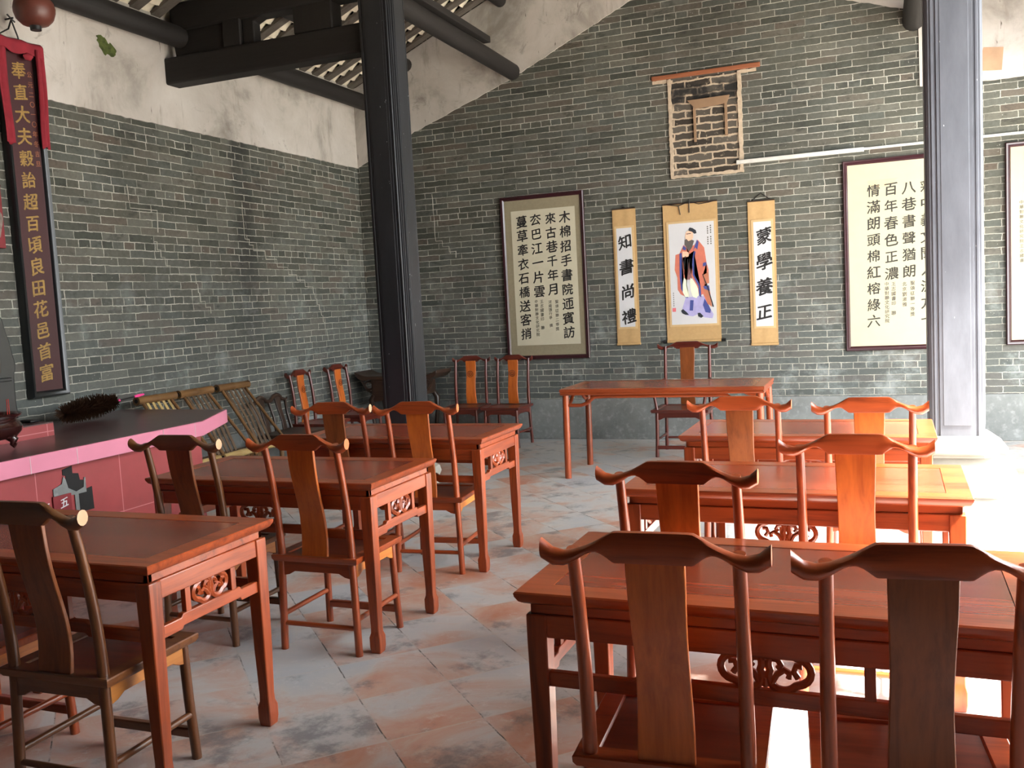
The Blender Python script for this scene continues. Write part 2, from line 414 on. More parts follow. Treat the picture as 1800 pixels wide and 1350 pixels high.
# ------------------------------------------------------------------ the room
GY, LX, RIDGE_X, RIDGE_Z, EAVE_X, EAVE_Z = 9.858, -5.772, -1.9, 5.80, 2.35, 3.92
NEAR_Y = -2.4
roofz = lambda x: 4.175+.42*(x-LX) if x <= RIDGE_X else RIDGE_Z+(EAVE_Z-RIDGE_Z)*(x-RIDGE_X)/(EAVE_X-RIDGE_X)
obj('floor', bx(bm_new(), LX-.3, 2.4, NEAR_Y, GY+.3, -.15, 0), 'floor', kind='structure')
obj('ground', bx(bm_new(), 2.4, 14, -9, 20, -.25, -.06), 'ground', kind='structure')
prof = [(LX-.3, -.15), (2.9, -.15), (2.9, 3.9), (RIDGE_X, RIDGE_Z+.2), (LX-.3, 4.25)]
obj('wall_far', prism(bm_new(), prof, 'y', GY, GY+.35), 'brick_far', kind='structure')
obj('wall_near', prism(bm_new(), prof, 'y', NEAR_Y-.35, NEAR_Y), 'dark_screen', kind='structure')  # unseen end wall, darkened to cut light from behind the camera
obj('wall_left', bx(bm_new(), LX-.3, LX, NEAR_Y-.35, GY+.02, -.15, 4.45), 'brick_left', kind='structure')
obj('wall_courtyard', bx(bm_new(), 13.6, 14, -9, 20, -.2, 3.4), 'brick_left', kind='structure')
obj('wall_right', bx(bm_new(), 2.4, 2.7, NEAR_Y-.35, 2.4, -.15, 4.0), 'dark_screen', kind='structure')  # unseen wall added to keep light off the near chair backs

def plaster_slab(name, edge, top, f):
    """edge = lower outline, top = upper outline; a thin slab proud of the brick with a ragged lower edge"""
    bm = bm_new(); rr = []
    pts = []
    for (a, b) in zip(edge[:-1], edge[1:]):
        n = max(2, int(math.hypot(b[0]-a[0], b[1]-a[1])/.05))
        for i in range(n):
            t = i/n; h = a[0]+(b[0]-a[0])*t; z = a[1]+(b[1]-a[1])*t
            pts.append((h, z+noise.noise(Vector((h*16, z*16, 1)))*.009+random.uniform(-.003, .003)))
    pts.append(edge[-1])
    prism(bm, pts+top[::-1], *f)
    return obj(name, bm, 'plaster', kind='structure')
plaster_slab('trim_1', [(LX, 3.262), (-5.076, 3.557), (-3.734, 4.035), (-2.349, 4.654), (-1.9, 4.84)],
             [(LX, 4.17), (-1.9, 5.79)], ('y', GY-.014, GY+.01))
plaster_slab('trim_2', [(-1.9, 4.84), (.40, 4.10), (.405, 3.40), (.6, 3.375), (2.9, 3.372)],
             [(-1.9, 5.79), (2.35, 3.93), (2.9, 3.9)], ('y', GY-.014, GY+.01))
pl = plaster_slab('trim_3', [(NEAR_Y, 3.255), (4.6, 3.255), (GY, 3.258)], [(NEAR_Y, 4.2), (GY, 4.2)], ('x', LX+.014, LX-.01))
bm = bm_new(); prism(bm, [(6.0+(.085+.05*noise.noise(Vector((math.cos(a)*1.7, math.sin(a)*1.7, 3))))*math.cos(a)*1.15, 3.79-.10*math.cos(a)*.35+(.06+.05*noise.noise(Vector((math.cos(a)*2.2, math.sin(a)*2.2, 8))))*math.sin(a)) for a in [2*PI*k/40 for k in range(40)]], 'x', LX+.012, LX+.018)
obj('moss_patch', bm, 'moss', pl, label='green moss in a plaster hole')
bm = bm_new(); prism(bm, [(.93, 3.47), (1.10, 3.455), (1.115, 3.66), (.95, 3.68), (.925, 3.6)], 'y', GY-.018, GY-.012)
obj('plaster_patch', bm, plain('ochre_patch', (168, 136, 108), .9), bpy.data.objects['trim_2'])
def dado(name, poly, f):
    return obj(name, prism(bm_new(), poly, *f), 'cement', bevel=.006, kind='structure')
dado('baseboard_far', [(LX, 0), (2.9, 0), (2.9, .447), (LX, .452)], ('y', GY-.025, GY+.01))
dado('baseboard_left', [(NEAR_Y, 0), (GY, 0), (GY, .45), (NEAR_Y, .45)], ('x', LX+.025, LX-.01))

# white mortar lines of old cracks stepping down the brick courses
def crack(wall, paths, ax):
    bm = bm_new()
    for path in paths:
        pts = []
        for (a, z0), (b, z1) in zip(path[:-1], path[1:]):
            n = max(1, round(abs(z1-z0)/.066)); 
            for i in range(n):
                h0, h1 = a+(b-a)*i/n, a+(b-a)*(i+1)/n; q0, q1 = z0+(z1-z0)*i/n, z0+(z1-z0)*(i+1)/n
                pts += [(h0, q0), (h1, q0)]
        pts.append(path[-1])
        P = (lambda h, z: (h, GY-.002, z)) if ax == 0 else (lambda h, z: (LX+.002, h, z))
        pts = [p for i, p in enumerate(pts) if i == 0 or math.hypot(p[0]-pts[i-1][0], p[1]-pts[i-1][1]) > .004]
        pts = [(p[0]+random.uniform(-.004, .004), p[1]+random.uniform(-.003, .003)) for p in pts]
        tube(bm, [P(*p) for p in pts], [random.uniform(.0015, .005) for p in pts], 6)
    obj('mortar_crack', bm, 'crack_mortar', bpy.data.objects[wall], label='pale mortar filled cracks')
M['crack_mortar'] = plain('crack_mortar', (176, 172, 160), .95, var=.1)
crack('wall_left', [[(6.36, 2.24), (6.43, 2.11), (6.53, 1.97), (6.85, 1.88), (6.89, 1.72), (7.02, 1.61)], [(7.6, 2.65), (7.61, 2.32), (7.73, 2.21), (8.29, 1.98), (8.44, 1.92), (8.73, 1.78), (8.86, 1.53), (8.95, 1.3)], [(6.1, 2.7), (6.12, 2.51), (6.43, 2.50), (6.42, 2.32)]], 1)
crack('wall_far', [[(-4.8, 2.87), (-4.79, 2.32), (-4.54, 2.12)]], 0)
# roof: rafters run up the slope, rows of curved tiles between them
def roof_side(name, xa, xb, y0, y1):
    za, zb = roofz(xa), roofz(xb); L = math.hypot(xb-xa, zb-za); ex = Vector(((xb-xa)/L, 0, (zb-za)/L)); nrm = Vector((-ex.z, 0, ex.x))
    if nrm.z < 0: nrm = -nrm
    o = Vector((xa, 0, za))
    P = lambda s, y, h: o+ex*s+Vector((0, y, 0))+nrm*h
    bm = bm_new()
    rings(bm, [[P(s, y0, .10), P(s, y1, .10), P(s, y1, .22), P(s, y0, .22)] for s in (-.3, L+.02)])
    root = obj(name, bm, 'tile_dark', kind='structure')
    br, bt = bm_new(), bm_new()
    n = int((y1-y0)/.245)
    for i in range(n+1):
        y = y0+i*.245
        rings(br, [[P(s, y-.055, 0), P(s, y+.055, 0), P(s, y+.055, .03), P(s, y-.055, .03)] for s in (-.3, L)])
    for i in range(n):
        yc = y0+(i+.5)*.245
        ns = int(L/.14)
        for k in range(ns+2):
            s0 = -.28+k*.14
            jit = random.uniform(-.012, .012)
            a = [P(s0+jit, yc+(-.5+j/5)*.2, .046-.034*math.cos((-.5+j/5)*2.6)-.006) for j in range(6)]
            b = [P(s0+.17+jit, yc+(-.5+j/5)*.2, .118-.034*math.cos((-.5+j/5)*2.6)-.006) for j in range(6)]
            a2 = [p+nrm*.012 for p in a]; b2 = [p+nrm*.012 for p in b]
            rings(bt, [a+a2[::-1], b+b2[::-1]])
    obj('rafters', br, 'rafter_x', root); obj('roof_tiles', bt, 'tile_under', root)
    return root
roof_side('ceiling', LX, RIDGE_X, 3.9, GY)
bm = bm_new()
for a, b, y0, y1 in ((LX-.25, RIDGE_X, NEAR_Y-.3, 3.9), (RIDGE_X, EAVE_X, NEAR_Y-.3, GY+.3)):
    rings(bm, [[(x, y0, roofz(x)+.02), (x, y1, roofz(x)+.02), (x, y1, roofz(x)+.2), (x, y0, roofz(x)+.2)] for x in (a, b)])
obj('ceiling_slope', bm, 'tile_dark', kind='structure')
obj('courtyard_roof', bx(bm_new(), 1.7, 5.2, 7.5, 12, 3.0, 3.25), 'tile_dark', kind='structure')  # unseen slab added to keep sun off the far floor and gable

# ------------------------------------------------------------------ columns
def column(cx, cy, s, z0, z1, label, base, cm='column'):
    t = thing('column', label, 'column', (cx, cy, 0))
    q = [(.62*s, s), (.64*s, .93*s), (.70*s, .93*s), (.73*s, .97*s), (.80*s, .97*s), (.83*s, .90*s), (.90*s, .90*s)]
    q = q+[(b, a) for a, b in q[::-1]]
    poly = []
    for k in range(4):
        c_, s_ = [(1, 0), (0, 1), (-1, 0), (0, -1)][k]
        poly += [(x*c_-y*s_, x*s_+y*c_) for x, y in q[::-1]]
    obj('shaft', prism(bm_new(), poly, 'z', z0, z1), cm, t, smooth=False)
    bm = bm_new()
    for k in range(4):
        c_, s_ = [(1, 0), (0, 1), (-1, 0), (0, -1)][k]
        pts = [(-.5*s, s), (.5*s, s), (.5*s, s+.004), (-.5*s, s+.004)]
        prism(bm, [(x*c_-y*s_, x*s_+y*c_) for x, y in pts], 'z', z0+.07, z1-.05)
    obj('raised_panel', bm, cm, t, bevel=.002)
    bm = bm_new()
    def oct_(h, z, k=.72): return [(h, -h*k, z), (h, h*k, z), (h*k, h, z), (-h*k, h, z), (-h, h*k, z), (-h, -h*k, z), (-h*k, -h, z), (h*k, -h, z)]
    loft(bm, [oct_(a*s, z*z0) for a, z in base])
    obj('base', bm, 'white_stone', t, label='pale stone base flared under the shaft')
    return t
BASE = [(1.9, 0), (1.9, .27), (1.72, .29), (1.9, .36), (2.1, .48), (2.0, .60), (1.5, .70), (1.25, .745), (1.25, .77), (1.72, .84), (1.74, .87), (1.2, 1.0)]
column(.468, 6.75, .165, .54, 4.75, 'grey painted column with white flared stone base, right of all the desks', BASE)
column(-3.64, 6.75, .146, .40, 4.95, 'black painted column holding the beam, left of the framed calligraphy', [(a*.70, b) for a, b in BASE], 'column_dark')

# ------------------------------------------------------------------ roof timbers
def log(name, p0, p1, rad, label, mat='beam_y', plank=False):
    o = tag(obj(name, tube(bm_new(), [p0, ((Vector(p0)+Vector(p1))/2), p1], [rad, rad*1.03, rad], 16), mat), label, 'beam'); return o
log('roof_purlin', (-5.60, 3.2, 4.00), (-5.60, 9.86, 4.005), .088, 'round dark purlin running along the top of the plastered left wall')
log('tie_beam', (-3.72, 6.88, 4.12), (-3.72, 9.86, 4.105), .088, 'round tie beam from the black column into the far gable wall')
o = tag(obj('beam_plank', bx(bm_new(), -3.70, -3.62, 6.9, 9.0, 4.205, 4.27), 'beam_y', bevel=.006), 'thin dark plank lying on the round tie beam', 'beam')
log('roof_purlin', (-5.03, 6.4, 4.36), (-5.03, 9.86, 4.36), .075, 'purlin end high on the gable beside the black column, lower of two')
log('roof_purlin', (-3.82, 3.9, 4.885), (-3.82, 9.86, 4.885), .07, 'purlin end near the top edge, up the plastered gable slope')
log('roof_purlin', (.36, 7.6, 4.02), (.36, 9.86, 4.02), .10, 'dark beam end beside the top of the grey column')
tr = thing('roof_truss', 'black timber truss spanning from left wall to black column', 'truss', (0, 6.75, 0))
bm = bm_new(); bx(bm, LX, -3.78, -.09, .09, 3.615, 3.845); obj('cross_beam', bm, 'beam_x', tr, bevel=.02)
bm = bm_new(); bx(bm, LX+.1, -3.6, -.085, .085, 4.055, 4.29); obj('upper_beam', bm, 'beam_x', tr, bevel=.02)
for a, b in ((-5.13, -4.95), (-4.42, -4.05)):
    obj('post', bx(bm_new(), a, b, -.08, .08, 3.84, 4.07), 'beam_z', tr, bevel=.012)
bm = bm_new(); prism(bm, [(-5.66, 3.84), (-5.12, 3.84), (-5.12, 4.06), (-5.3, 4.1), (-5.55, 4.08), (-5.68, 3.98)], 'y', -.05, .05); obj('carved_panel', bm, 'beam_x', tr, bevel=.01)
bm = bm_new(); prism(bm, [(-4.95, 3.84), (-4.83, 3.84), (-4.83, 4.02), (-4.70, 4.07), (-4.95, 4.07)], 'y', -.05, .05); obj('bracket', bm, 'beam_x', tr, bevel=.01)
bm = bm_new(); prism(bm, [(-5.0, 4.28), (-3.7, 4.28), (-3.7, 4.85), (-4.4, 4.6), (-5.0, 4.42)], 'y', -.07, .07); obj('hump_block', bm, 'beam_x', tr, bevel=.02)

# ------------------------------------------------------------------ bricked-up window
wn = obj('window_1', bx(bm_new(), -1.975, -1.275, GY-.006, GY+.01, 2.79, 3.775), 'niche', kind='structure')
def ragged(bm, x0, x1, z0, z1, y0, y1, amp=.006):
    n = max(4, int(max(x1-x0, z1-z0)/.03)); vert = z1-z0 > x1-x0; a, b = [], []
    for i in range(n+1):
        t = i/n
        if vert:
            z = z0+(z1-z0)*t; a.append((x0+random.uniform(-amp, amp), z)); b.append((x1+random.uniform(-amp, amp), z))
        else:
            x = x0+(x1-x0)*t; a.append((x, z0+random.uniform(-amp, amp))); b.append((x, z1+random.uniform(-amp, amp)))
    prism(bm, a+b[::-1], 'y', y0, y1)
bm = bm_new()
ragged(bm, -2.0, -1.965, 2.77, 3.78, GY-.018, GY); ragged(bm, -1.29, -1.25, 2.77, 3.78, GY-.018, GY)
ragged(bm, -2.0, -1.25, 2.765, 2.795, GY-.016, GY); ragged(bm, -2.16, -1.97, 3.755, 3.79, GY-.012, GY); ragged(bm, -1.28, -1.1, 3.755, 3.785, GY-.012, GY)
obj('mortar_edge', bm, 'rough_mortar', wn)
obj('lintel', bx(bm_new(), -2.165, -1.06, GY-.03, GY, 3.79, 3.835), 'lintel', wn, bevel=.006, label='old orange wooden lintel')
bm = bm_new(); prism(bm, [(-1.80, 3.545), (-1.37, 3.55), (-1.40, 3.47), (-1.72, 3.455)], 'y', GY-.03, GY); obj('inner_board', bm, 'tan_board', wn)
for x, z0 in ((-1.73, 3.12), (-1.41, 3.15)): obj('inner_jamb', bx(bm_new(), x-.012, x+.012, GY-.03, GY, z0, 3.47), 'tan_board', wn)

cd = thing('cable_trunking', 'white plastic cable trunking running along the brick wall over the frames', 'trunking', (0, 0, 0))
obj('thick_section', bx(bm_new(), -1.32, -.10, GY-.045, GY, 2.845, 2.885), 'white_plastic', cd, bevel=.004)
obj('thin_section', bx(bm_new(), -.10, 2.6, GY-.02, GY, 2.858, 2.882), 'white_plastic', cd, bevel=.003)

# ------------------------------------------------------------------ framed calligraphy and scrolls
def wallplane(y): return lambda a, b: (a, y, b)
def framed(x0, x1, z0, z1, label, mat, paper=None, paper_mat='cream', bw=.045):
    t = thing('framed_calligraphy', label, 'framed picture', ((x0+x1)/2, GY-.04, z0))
    cx = (x0+x1)/2; off = lambda bm: bmesh.ops.translate(bm, verts=bm.verts, vec=(-cx, -(GY-.04), -z0)) and None
    bm = bm_new()
    out = [(x0, z0), (x1, z0), (x1, z1), (x0, z1)]
    prof_ = [(0, GY-.005), (0, GY-.034), (.008, GY-.042), (.02, GY-.038), (.03, GY-.04), (bw, GY-.026), (bw, GY-.005)]
    sg = [(1, 1), (-1, 1), (-1, -1), (1, -1)]
    rings(bm, [[(px+sx*dd, yy, pz+sz*dd) for dd, yy in prof_] for (px, pz), (sx, sz) in zip(out, sg)], loop=True)
    off(bm); obj('frame', bm, 'maroon_frame', t)
    bm = bx(bm_new(), x0+bw-.01, x1-bw+.01, GY-.024, GY-.008, z0+bw-.01, z1-bw+.01); off(bm); obj('mount', bm, mat, t)
    if paper:
        bm = bx(bm_new(), paper[0], paper[1], GY-.0255, GY-.02, paper[2], paper[3]); off(bm); obj('paper', bm, paper_mat, t)
    return t, off
t, off = framed(-3.945, -2.968, .908, 2.742, 'framed calligraphy with olive mount, nearest the black column', 'olive_mat', (-3.823, -3.070, 1.069, 2.579))
PW = wallplane(GY-.0265)
bm = bm_new()
for s, p0, p1 in (('木棉招手書院迊賓訪', (-3.191, 2.471), (-3.202, 1.200)), ('來古巷千年月', (-3.357, 2.469), (-3.360, 1.688)),
                  ('厺巴江一片雲', (-3.534, 2.468), (-3.529, 1.672)), ('蔓草牽衣石橋送客捎', (-3.700, 2.456), (-3.710, 1.202))):
    column_text(bm, s, p0, p1, .135, PW, bold=1.3)
off(bm); obj('calligraphy', bm, 'ink', t, smooth=False)
bm = bm_new()
for s, p0, p1 in (('聖頌征聯二等獎', (-3.328, 1.547), (-3.334, 1.243)), ('河南張行亭 撰', (-3.408, 1.545), (-3.408, 1.284)),
                  ('王志國書印 聯', (-3.506, 1.556), (-3.508, 1.263)), ('中華對聯文化研究院', (-3.571, 1.559), (-3.567, 1.188))):
    column_text(bm, s, p0, p1, .042, PW)
off(bm); obj('small_inscription', bm, 'ink_grey', t, smooth=False)

t, off = framed(-.302, .705, .900, 2.766, 'framed pale calligraphy partly hidden behind the grey column', 'cream2')
PW = wallplane(GY-.0248)
bm = bm_new()
for s, p0, p1 in (('八巷書聲猶朗', (.293, 2.464), (.286, 1.660)), ('百年春色正濃', (.133, 2.463), (.128, 1.648)),
                  ('情滿朗頭棉紅榕綠六', (-.023, 2.461), (-.041, 1.192)), ('彩中義文聞人流方一', (.455, 2.462), (.445, 1.195))):
    column_text(bm, s, p0, p1, .128, PW)
off(bm); obj('calligraphy', bm, plain('faded_ink', (52, 50, 46), .8), t, smooth=False)
bm = bm_new()
for s, p0, p1 in (('聖頌征聯一等獎', (.315, 1.546), (.311, 1.243)), ('北京劉淑雅', (.242, 1.539), (.241, 1.340)),
                  ('王志國書印 聯', (.145, 1.545), (.142, 1.262)), ('中華對聯文化研究院', (.083, 1.548), (.082, 1.187))):
    column_text(bm, s, p0, p1, .042, PW)
off(bm); obj('small_inscription', bm, 'ink_grey', t, smooth=False)
bm = bm_new(); prism(bm, [(-.07, 2.56)]+[(.05+.13*math.cos(a), 2.56+.075*math.sin(a)) for a in [PI+.2+k*(PI-.4)/10 for k in range(11)]]+[(.21, 2.565)], 'y', GY-.0246, GY-.02); off(bm)
obj('water_stain', bm, 'stain', t, smooth=False)
t, off = framed(1.121, 2.12, .915, 2.79, 'framed ink painting cut by the right edge of the photo', 'cream2')
bm = bm_new(); column_text(bm, '中華對聯文化研究院王志國書', (1.252, 2.237), (1.252, 1.70), .036, PW); off(bm); obj('small_inscription', bm, 'ink_grey', t, smooth=False)
bm = bm_new(); prism(bm, [(1.2, 1.17), (1.9, 1.15), (1.95, 1.5), (1.6, 1.62), (1.4, 1.45), (1.26, 1.5), (1.21, 1.42)], 'y', GY-.0246, GY-.02); off(bm); obj('ink_wash', bm, plain('pale_ink_wash', (196, 186, 160), .8, var=.2), t, smooth=False)

def hanging_scroll(x0, x1, z0, z1, label, paper, knob=False):
    cx = (x0+x1)/2
    t = thing('hanging_scroll', label, 'scroll', (cx, GY-.02, z0), group='hanging scrolls in the middle of the far wall')
    off = lambda bm: bmesh.ops.translate(bm, verts=bm.verts, vec=(-cx, -(GY-.02), -z0)) and None
    bm = bm_new(); n = 14
    fr = [[(x0+(x1-x0)*i/n, GY-.014-.0015*math.sin(i*.9+x0*5), z) for i in range(n+1)] for z in (z0, z1)]
    rings(bm, [a+[(x, y+.003, z) for x, y, z in a[::-1]] for a in fr]); off(bm); obj('silk_mount', bm, 'scroll', t)
    bm = bx(bm_new(), paper[0]-.022, paper[1]+.022, GY-.0205, GY-.016, paper[2]-.022, paper[3]+.022); off(bm); obj('inner_border', bm, 'scroll_lt', t)
    bm = bx(bm_new(), paper[0], paper[1], GY-.0215, GY-.017, paper[2], paper[3]); off(bm); obj('paper', bm, 'white_paper', t)
    bm = tube(bm_new(), [(x0-.002, GY-.018, z0+.012), (x1+.002, GY-.018, z0+.012)], .014, 12); off(bm); obj('bottom_roller', bm, 'scroll', t)
    if knob:
        for a, b in ((x0-.045, x0), (x1, x1+.045)):
            bm = tube(bm_new(), [(a, GY-.018, z0+.012), (b, GY-.018, z0+.012)], .017, 12); off(bm); obj('roller_knob', bm, 'black_lacquer', t)
    bm = tube(bm_new(), [(x0, GY-.016, z1), (x1, GY-.016, z1)], .007, 8); off(bm); obj('top_rod', bm, 'dark_x', t)
    return t, off
def cord(t, off, pts):
    bm = tube(bm_new(), pts, .0045, 6); off(bm); obj('hanging_cord', bm, 'black_iron', t)
PW = wallplane(GY-.0225)
t, off = hanging_scroll(-2.654, -2.397, 1.035, 2.502, 'narrow hanging scroll with four characters, left of the robed scholar painting', (-2.614, -2.446, 1.232, 2.296))
bm = bm_new(); column_text(bm, '知書尚禮', (-2.524, 2.150), (-2.512, 1.345), .17, PW, jit=.07, slant=.24, bold=1.5); off(bm); obj('calligraphy', bm, 'ink', t, smooth=False)
cord(t, off, [(-2.56, GY-.01, 2.50), (-2.535, GY-.01, 2.545), (-2.51, GY-.01, 2.50)])
t, off = hanging_scroll(-1.225, -.955, .985, 2.460, 'narrow hanging scroll with four characters, right of the robed scholar painting', (-1.172, -.998, 1.182, 2.248))
bm = bm_new(); column_text(bm, '蒙學養正', (-1.070, 2.104), (-1.088, 1.330), .17, PW, jit=.07, slant=.24, bold=1.5); off(bm); obj('calligraphy', bm, 'ink', t, smooth=False)
cord(t, off, [(-1.185, GY-.01, 2.46), (-1.09, GY-.012, 2.535), (-.99, GY-.01, 2.46)])
t, off = hanging_scroll(-2.102, -1.530, 1.043, 2.502, 'wide hanging scroll painted with a bearded scholar in a red robe', (-2.046, -1.571, 1.233, 2.296), True)
cord(t, off, [(-2.09, GY-.012, 2.505), (-2.0, GY-.024, 2.49), (-1.93, GY-.024, 2.478), (-1.82, GY-.02, 2.515), (-1.72, GY-.024, 2.482), (-1.62, GY-.024, 2.49), (-1.54, GY-.012, 2.505)])
cord(t, off, [(-1.82, GY-.02, 2.54), (-1.82, GY-.024, 2.40)]); cord(t, off, [(-1.93, GY-.024, 2.48), (-1.915, GY-.024, 2.385)])
# painted figure (traced shapes laid flat on the paper, layered)
def pp(x, y):
    v = (y-218)/(1145-218); l = 132+28*v; rgt = 545+45*v
    return (-2.046+.475*(x-l)/(rgt-l), 2.296-1.063*(y-(235-35*(x-l)/(rgt-l))-0)/(920))
def layer(name, polys, c, k):
    bm = bm_new()
    for p in polys:
        vv = [bm.verts.new((*[pp(*q)[0]], GY-.0217-.0004*k, pp(*q)[1])) for q in p]
        bm.faces.new(vv)
    bmesh.ops.triangulate(bm, faces=bm.faces)
    off(bm); return obj(name, bm, plain('paint_'+name, c, .8, var=.08, sc=20), t, smooth=False)
layer('painted_hem', [[(292, 900), (250, 1035), (300, 1060), (360, 1068), (420, 1040), (470, 1072), (545, 1078), (556, 1040), (530, 1000), (495, 960), (470, 880), (400, 880)]], (168, 162, 206), 1)
layer('painted_robe', [[(272, 420), (235, 500), (198, 512), (190, 650), (215, 720), (218, 830), (245, 870), (290, 890), (300, 700), (262, 560), (275, 480), (330, 500), (370, 470), (345, 560), (345, 700), (400, 790), (420, 880), (455, 860), (500, 950), (540, 965), (508, 850), (452, 690), (505, 720), (505, 640), (485, 575), (462, 440), (405, 372), (370, 420), (300, 440)]], (196, 112, 92), 2)
layer('painted_sash', [[(262, 500), (350, 500), (352, 730), (268, 740)]], (136, 92, 92), 1)
layer('painted_shawl', [[(452, 690), (505, 660), (512, 760), (470, 770)], [(450, 800), (520, 830), (540, 975), (500, 945)]], (184, 116, 88), 3)
layer('painted_trim', [[(235, 500), (238, 560), (236, 700), (248, 820), (290, 900), (320, 900), (280, 860), (258, 800), (256, 690), (264, 570), (256, 490)], [(368, 470), (352, 560), (358, 690), (412, 790), (420, 880), (440, 890), (432, 790), (375, 690), (370, 560), (385, 480)],
                       [(395, 370), (412, 390), (400, 460), (380, 440), (360, 470), (385, 400)], [(272, 425), (300, 450), (290, 470), (262, 460)], [(452, 580), (482, 570), (484, 600), (452, 612)], [(455, 790), (510, 780), (520, 830), (470, 815)], [(470, 900), (530, 1000), (525, 1030), (480, 1025), (455, 960)], [(335, 920), (368, 920), (362, 1015), (330, 1015)]], (66, 76, 140), 4)
layer('painted_sleeve', [[(278, 715), (298, 740), (300, 800), (325, 850), (322, 890), (290, 895), (265, 850), (265, 780)], [(338, 715), (372, 750), (408, 810), (415, 870), (395, 900), (362, 890), (342, 840), (332, 760)]], (226, 230, 206), 5)
layer('painted_skin', [[(290, 320), (300, 300), (325, 290), (360, 300), (362, 350), (340, 395), (300, 390), (288, 345)], [(262, 480), (300, 480), (326, 490), (318, 525), (262, 532)]], (228, 188, 160), 6)
layer('painted_beard', [[(285, 375), (300, 365), (318, 385), (350, 372), (370, 380), (352, 440), (325, 480), (300, 440), (284, 420)]], (88, 82, 78), 7)
layer('painted_hat', [[(320, 280), (330, 262), (355, 268), (385, 285), (392, 312), (372, 318), (350, 300), (322, 292)]], (42, 46, 54), 7)
layer('painted_shoe', [[(248, 1020), (268, 1005), (300, 1030), (325, 1055), (290, 1056), (262, 1045)]], (42, 46, 54), 7)
layer('painted_shoe', [[(408, 1035), (430, 1032), (462, 1062), (440, 1078), (412, 1065)]], (42, 46, 54), 7)
layer('painted_lines', [[(446, 680), (452, 678), (500, 790), (558, 970), (550, 975), (492, 795)], [(286, 520), (292, 520), (284, 640), (278, 640)], [(310, 545), (316, 545), (312, 640), (306, 640)], [(270, 560), (274, 560), (282, 690), (278, 690)], [(330, 540), (334, 540), (326, 690), (322, 690)], [(300, 318), (340, 312), (340, 318), (300, 324)]], (34, 34, 40), 8)
layer('red_seal', [[(166, 1000), (200, 996), (200, 1032), (166, 1034)]], (214, 110, 116), 3)
bm = bm_new()
for x, za, zb in ((-1.606, 2.250, 2.065), (-1.637, 2.240, 2.065)):
    for i in range(9):
        if i != 4: bx(bm, x-.006, x+.006, GY-.0222, GY-.021, za+(zb-za)*i/8-.007, za+(zb-za)*i/8+.007)
for i in range(7): bx(bm, -2.022, -2.014, GY-.0222, GY-.021, 1.43+i*.022, 1.443+i*.022)
off(bm); obj('small_inscription', bm, 'ink_grey', t, smooth=False)

# ------------------------------------------------------------------ couplet board, drape, lantern on the left wall
PY0, PY1, PZ0, PZ1 = 4.945, 5.285, 1.045, 3.60
t = thing('couplet_board', 'tall red couplet board with gold characters and black frame on left wall', 'sign board', (LX+.05, (PY0+PY1)/2, PZ0))
def offp(bm): bmesh.ops.translate(bm, verts=bm.verts, vec=(-(LX+.05), -(PY0+PY1)/2, -PZ0))
bm = bm_new()
out = [(PY0, PZ0), (PY1, PZ0), (PY1, PZ1), (PY0, PZ1)]; bw = .048
prof_ = [(0, LX+.002), (0, LX+.05), (.012, LX+.066), (.03, LX+.06), (.04, LX+.052), (bw, LX+.036), (bw, LX+.002)]
rings(bm, [[(xx, py+sy*dd, pz+sz*dd) for dd, xx in prof_] for (py, pz), (sy, sz) in zip(out, [(1, 1), (-1, 1), (-1, -1), (1, -1)])], loop=True)
offp(bm); obj('frame', bm, 'black_lacquer', t)
bm = bx(bm_new(), LX+.002, LX+.036, PY0+.04, PY1-.04, PZ0+.04, PZ1-.04); offp(bm); obj('panel', bm, 'plaque_red', t)
PL = lambda a, b: (LX+.0375, a, b)
bm = bm_new(); column_text(bm, '奉直大夫穀詒超百頃良田花邑首富', (5.108, 3.415), (5.100, 1.225), .128, PL, jit=.05, slant=.16, bold=1.2); offp(bm); obj('gold_characters', bm, 'gold', t, smooth=False)
bm = bm_new(); column_text(bm, '公元二〇一〇年冬吉旦', (5.200, 3.40), (5.205, 2.76), .046, PL); offp(bm); obj('date_inscription', bm, 'gold_dim', t, smooth=False)

def cloth(bm, pts_fn, nu, nv, th=.006):
    g = [[bm.verts.new(pts_fn(i/nu, j/nv)) for j in range(nv+1)] for i in range(nu+1)]
    for i in range(nu):
        for j in range(nv): bm.faces.new((g[i][j], g[i+1][j], g[i+1][j+1], g[i][j+1]))
t = thing('red_cloth', 'red cloth draped over the top of the gold lettered couplet board', 'cloth', (LX+.08, 5.115, 2.86))
def offc(bm): bmesh.ops.translate(bm, verts=bm.verts, vec=(-(LX+.08), -5.115, -2.86))
def strip(y0, y1, z0, z1, seed, bow=0.):
    return lambda a, b: (LX+.078+.008*math.sin(a*9+seed+b*2), y0+(y1-y0)*a+.012*math.sin(b*5+seed)*(1-b), z0+(z1-z0)*b+.01*math.sin(a*8+seed)*(1-b))
for nm, a in (('left_fall', (4.905, 4.985, 2.87, 3.59, 1)), ('right_fall', (5.235, 5.30, 2.875, 3.58, 4))):
    bm = bm_new(); cloth(bm, strip(*a), 6, 24); o = obj(nm, bm, 'drape_red', t)
    bm2 = None
    o.data.transform(Matrix.Translation((-(LX+.08), -5.115, -2.86))); o.modifiers.new('solid', 'SOLIDIFY').thickness = .004
bm = bm_new(); cloth(bm, lambda a, b: (LX+.08+.01*math.sin(a*14)-.05*max(0, b-.8)*5*.5, 4.905+.395*a, 3.53+.10*b-.02*math.sin(a*PI)*0+.012*math.sin(a*11)*(1-b)), 26, 8)
offc(bm); o = obj('top_fold', bm, 'drape_red', t); o.modifiers.new('solid', 'SOLIDIFY').thickness = .004
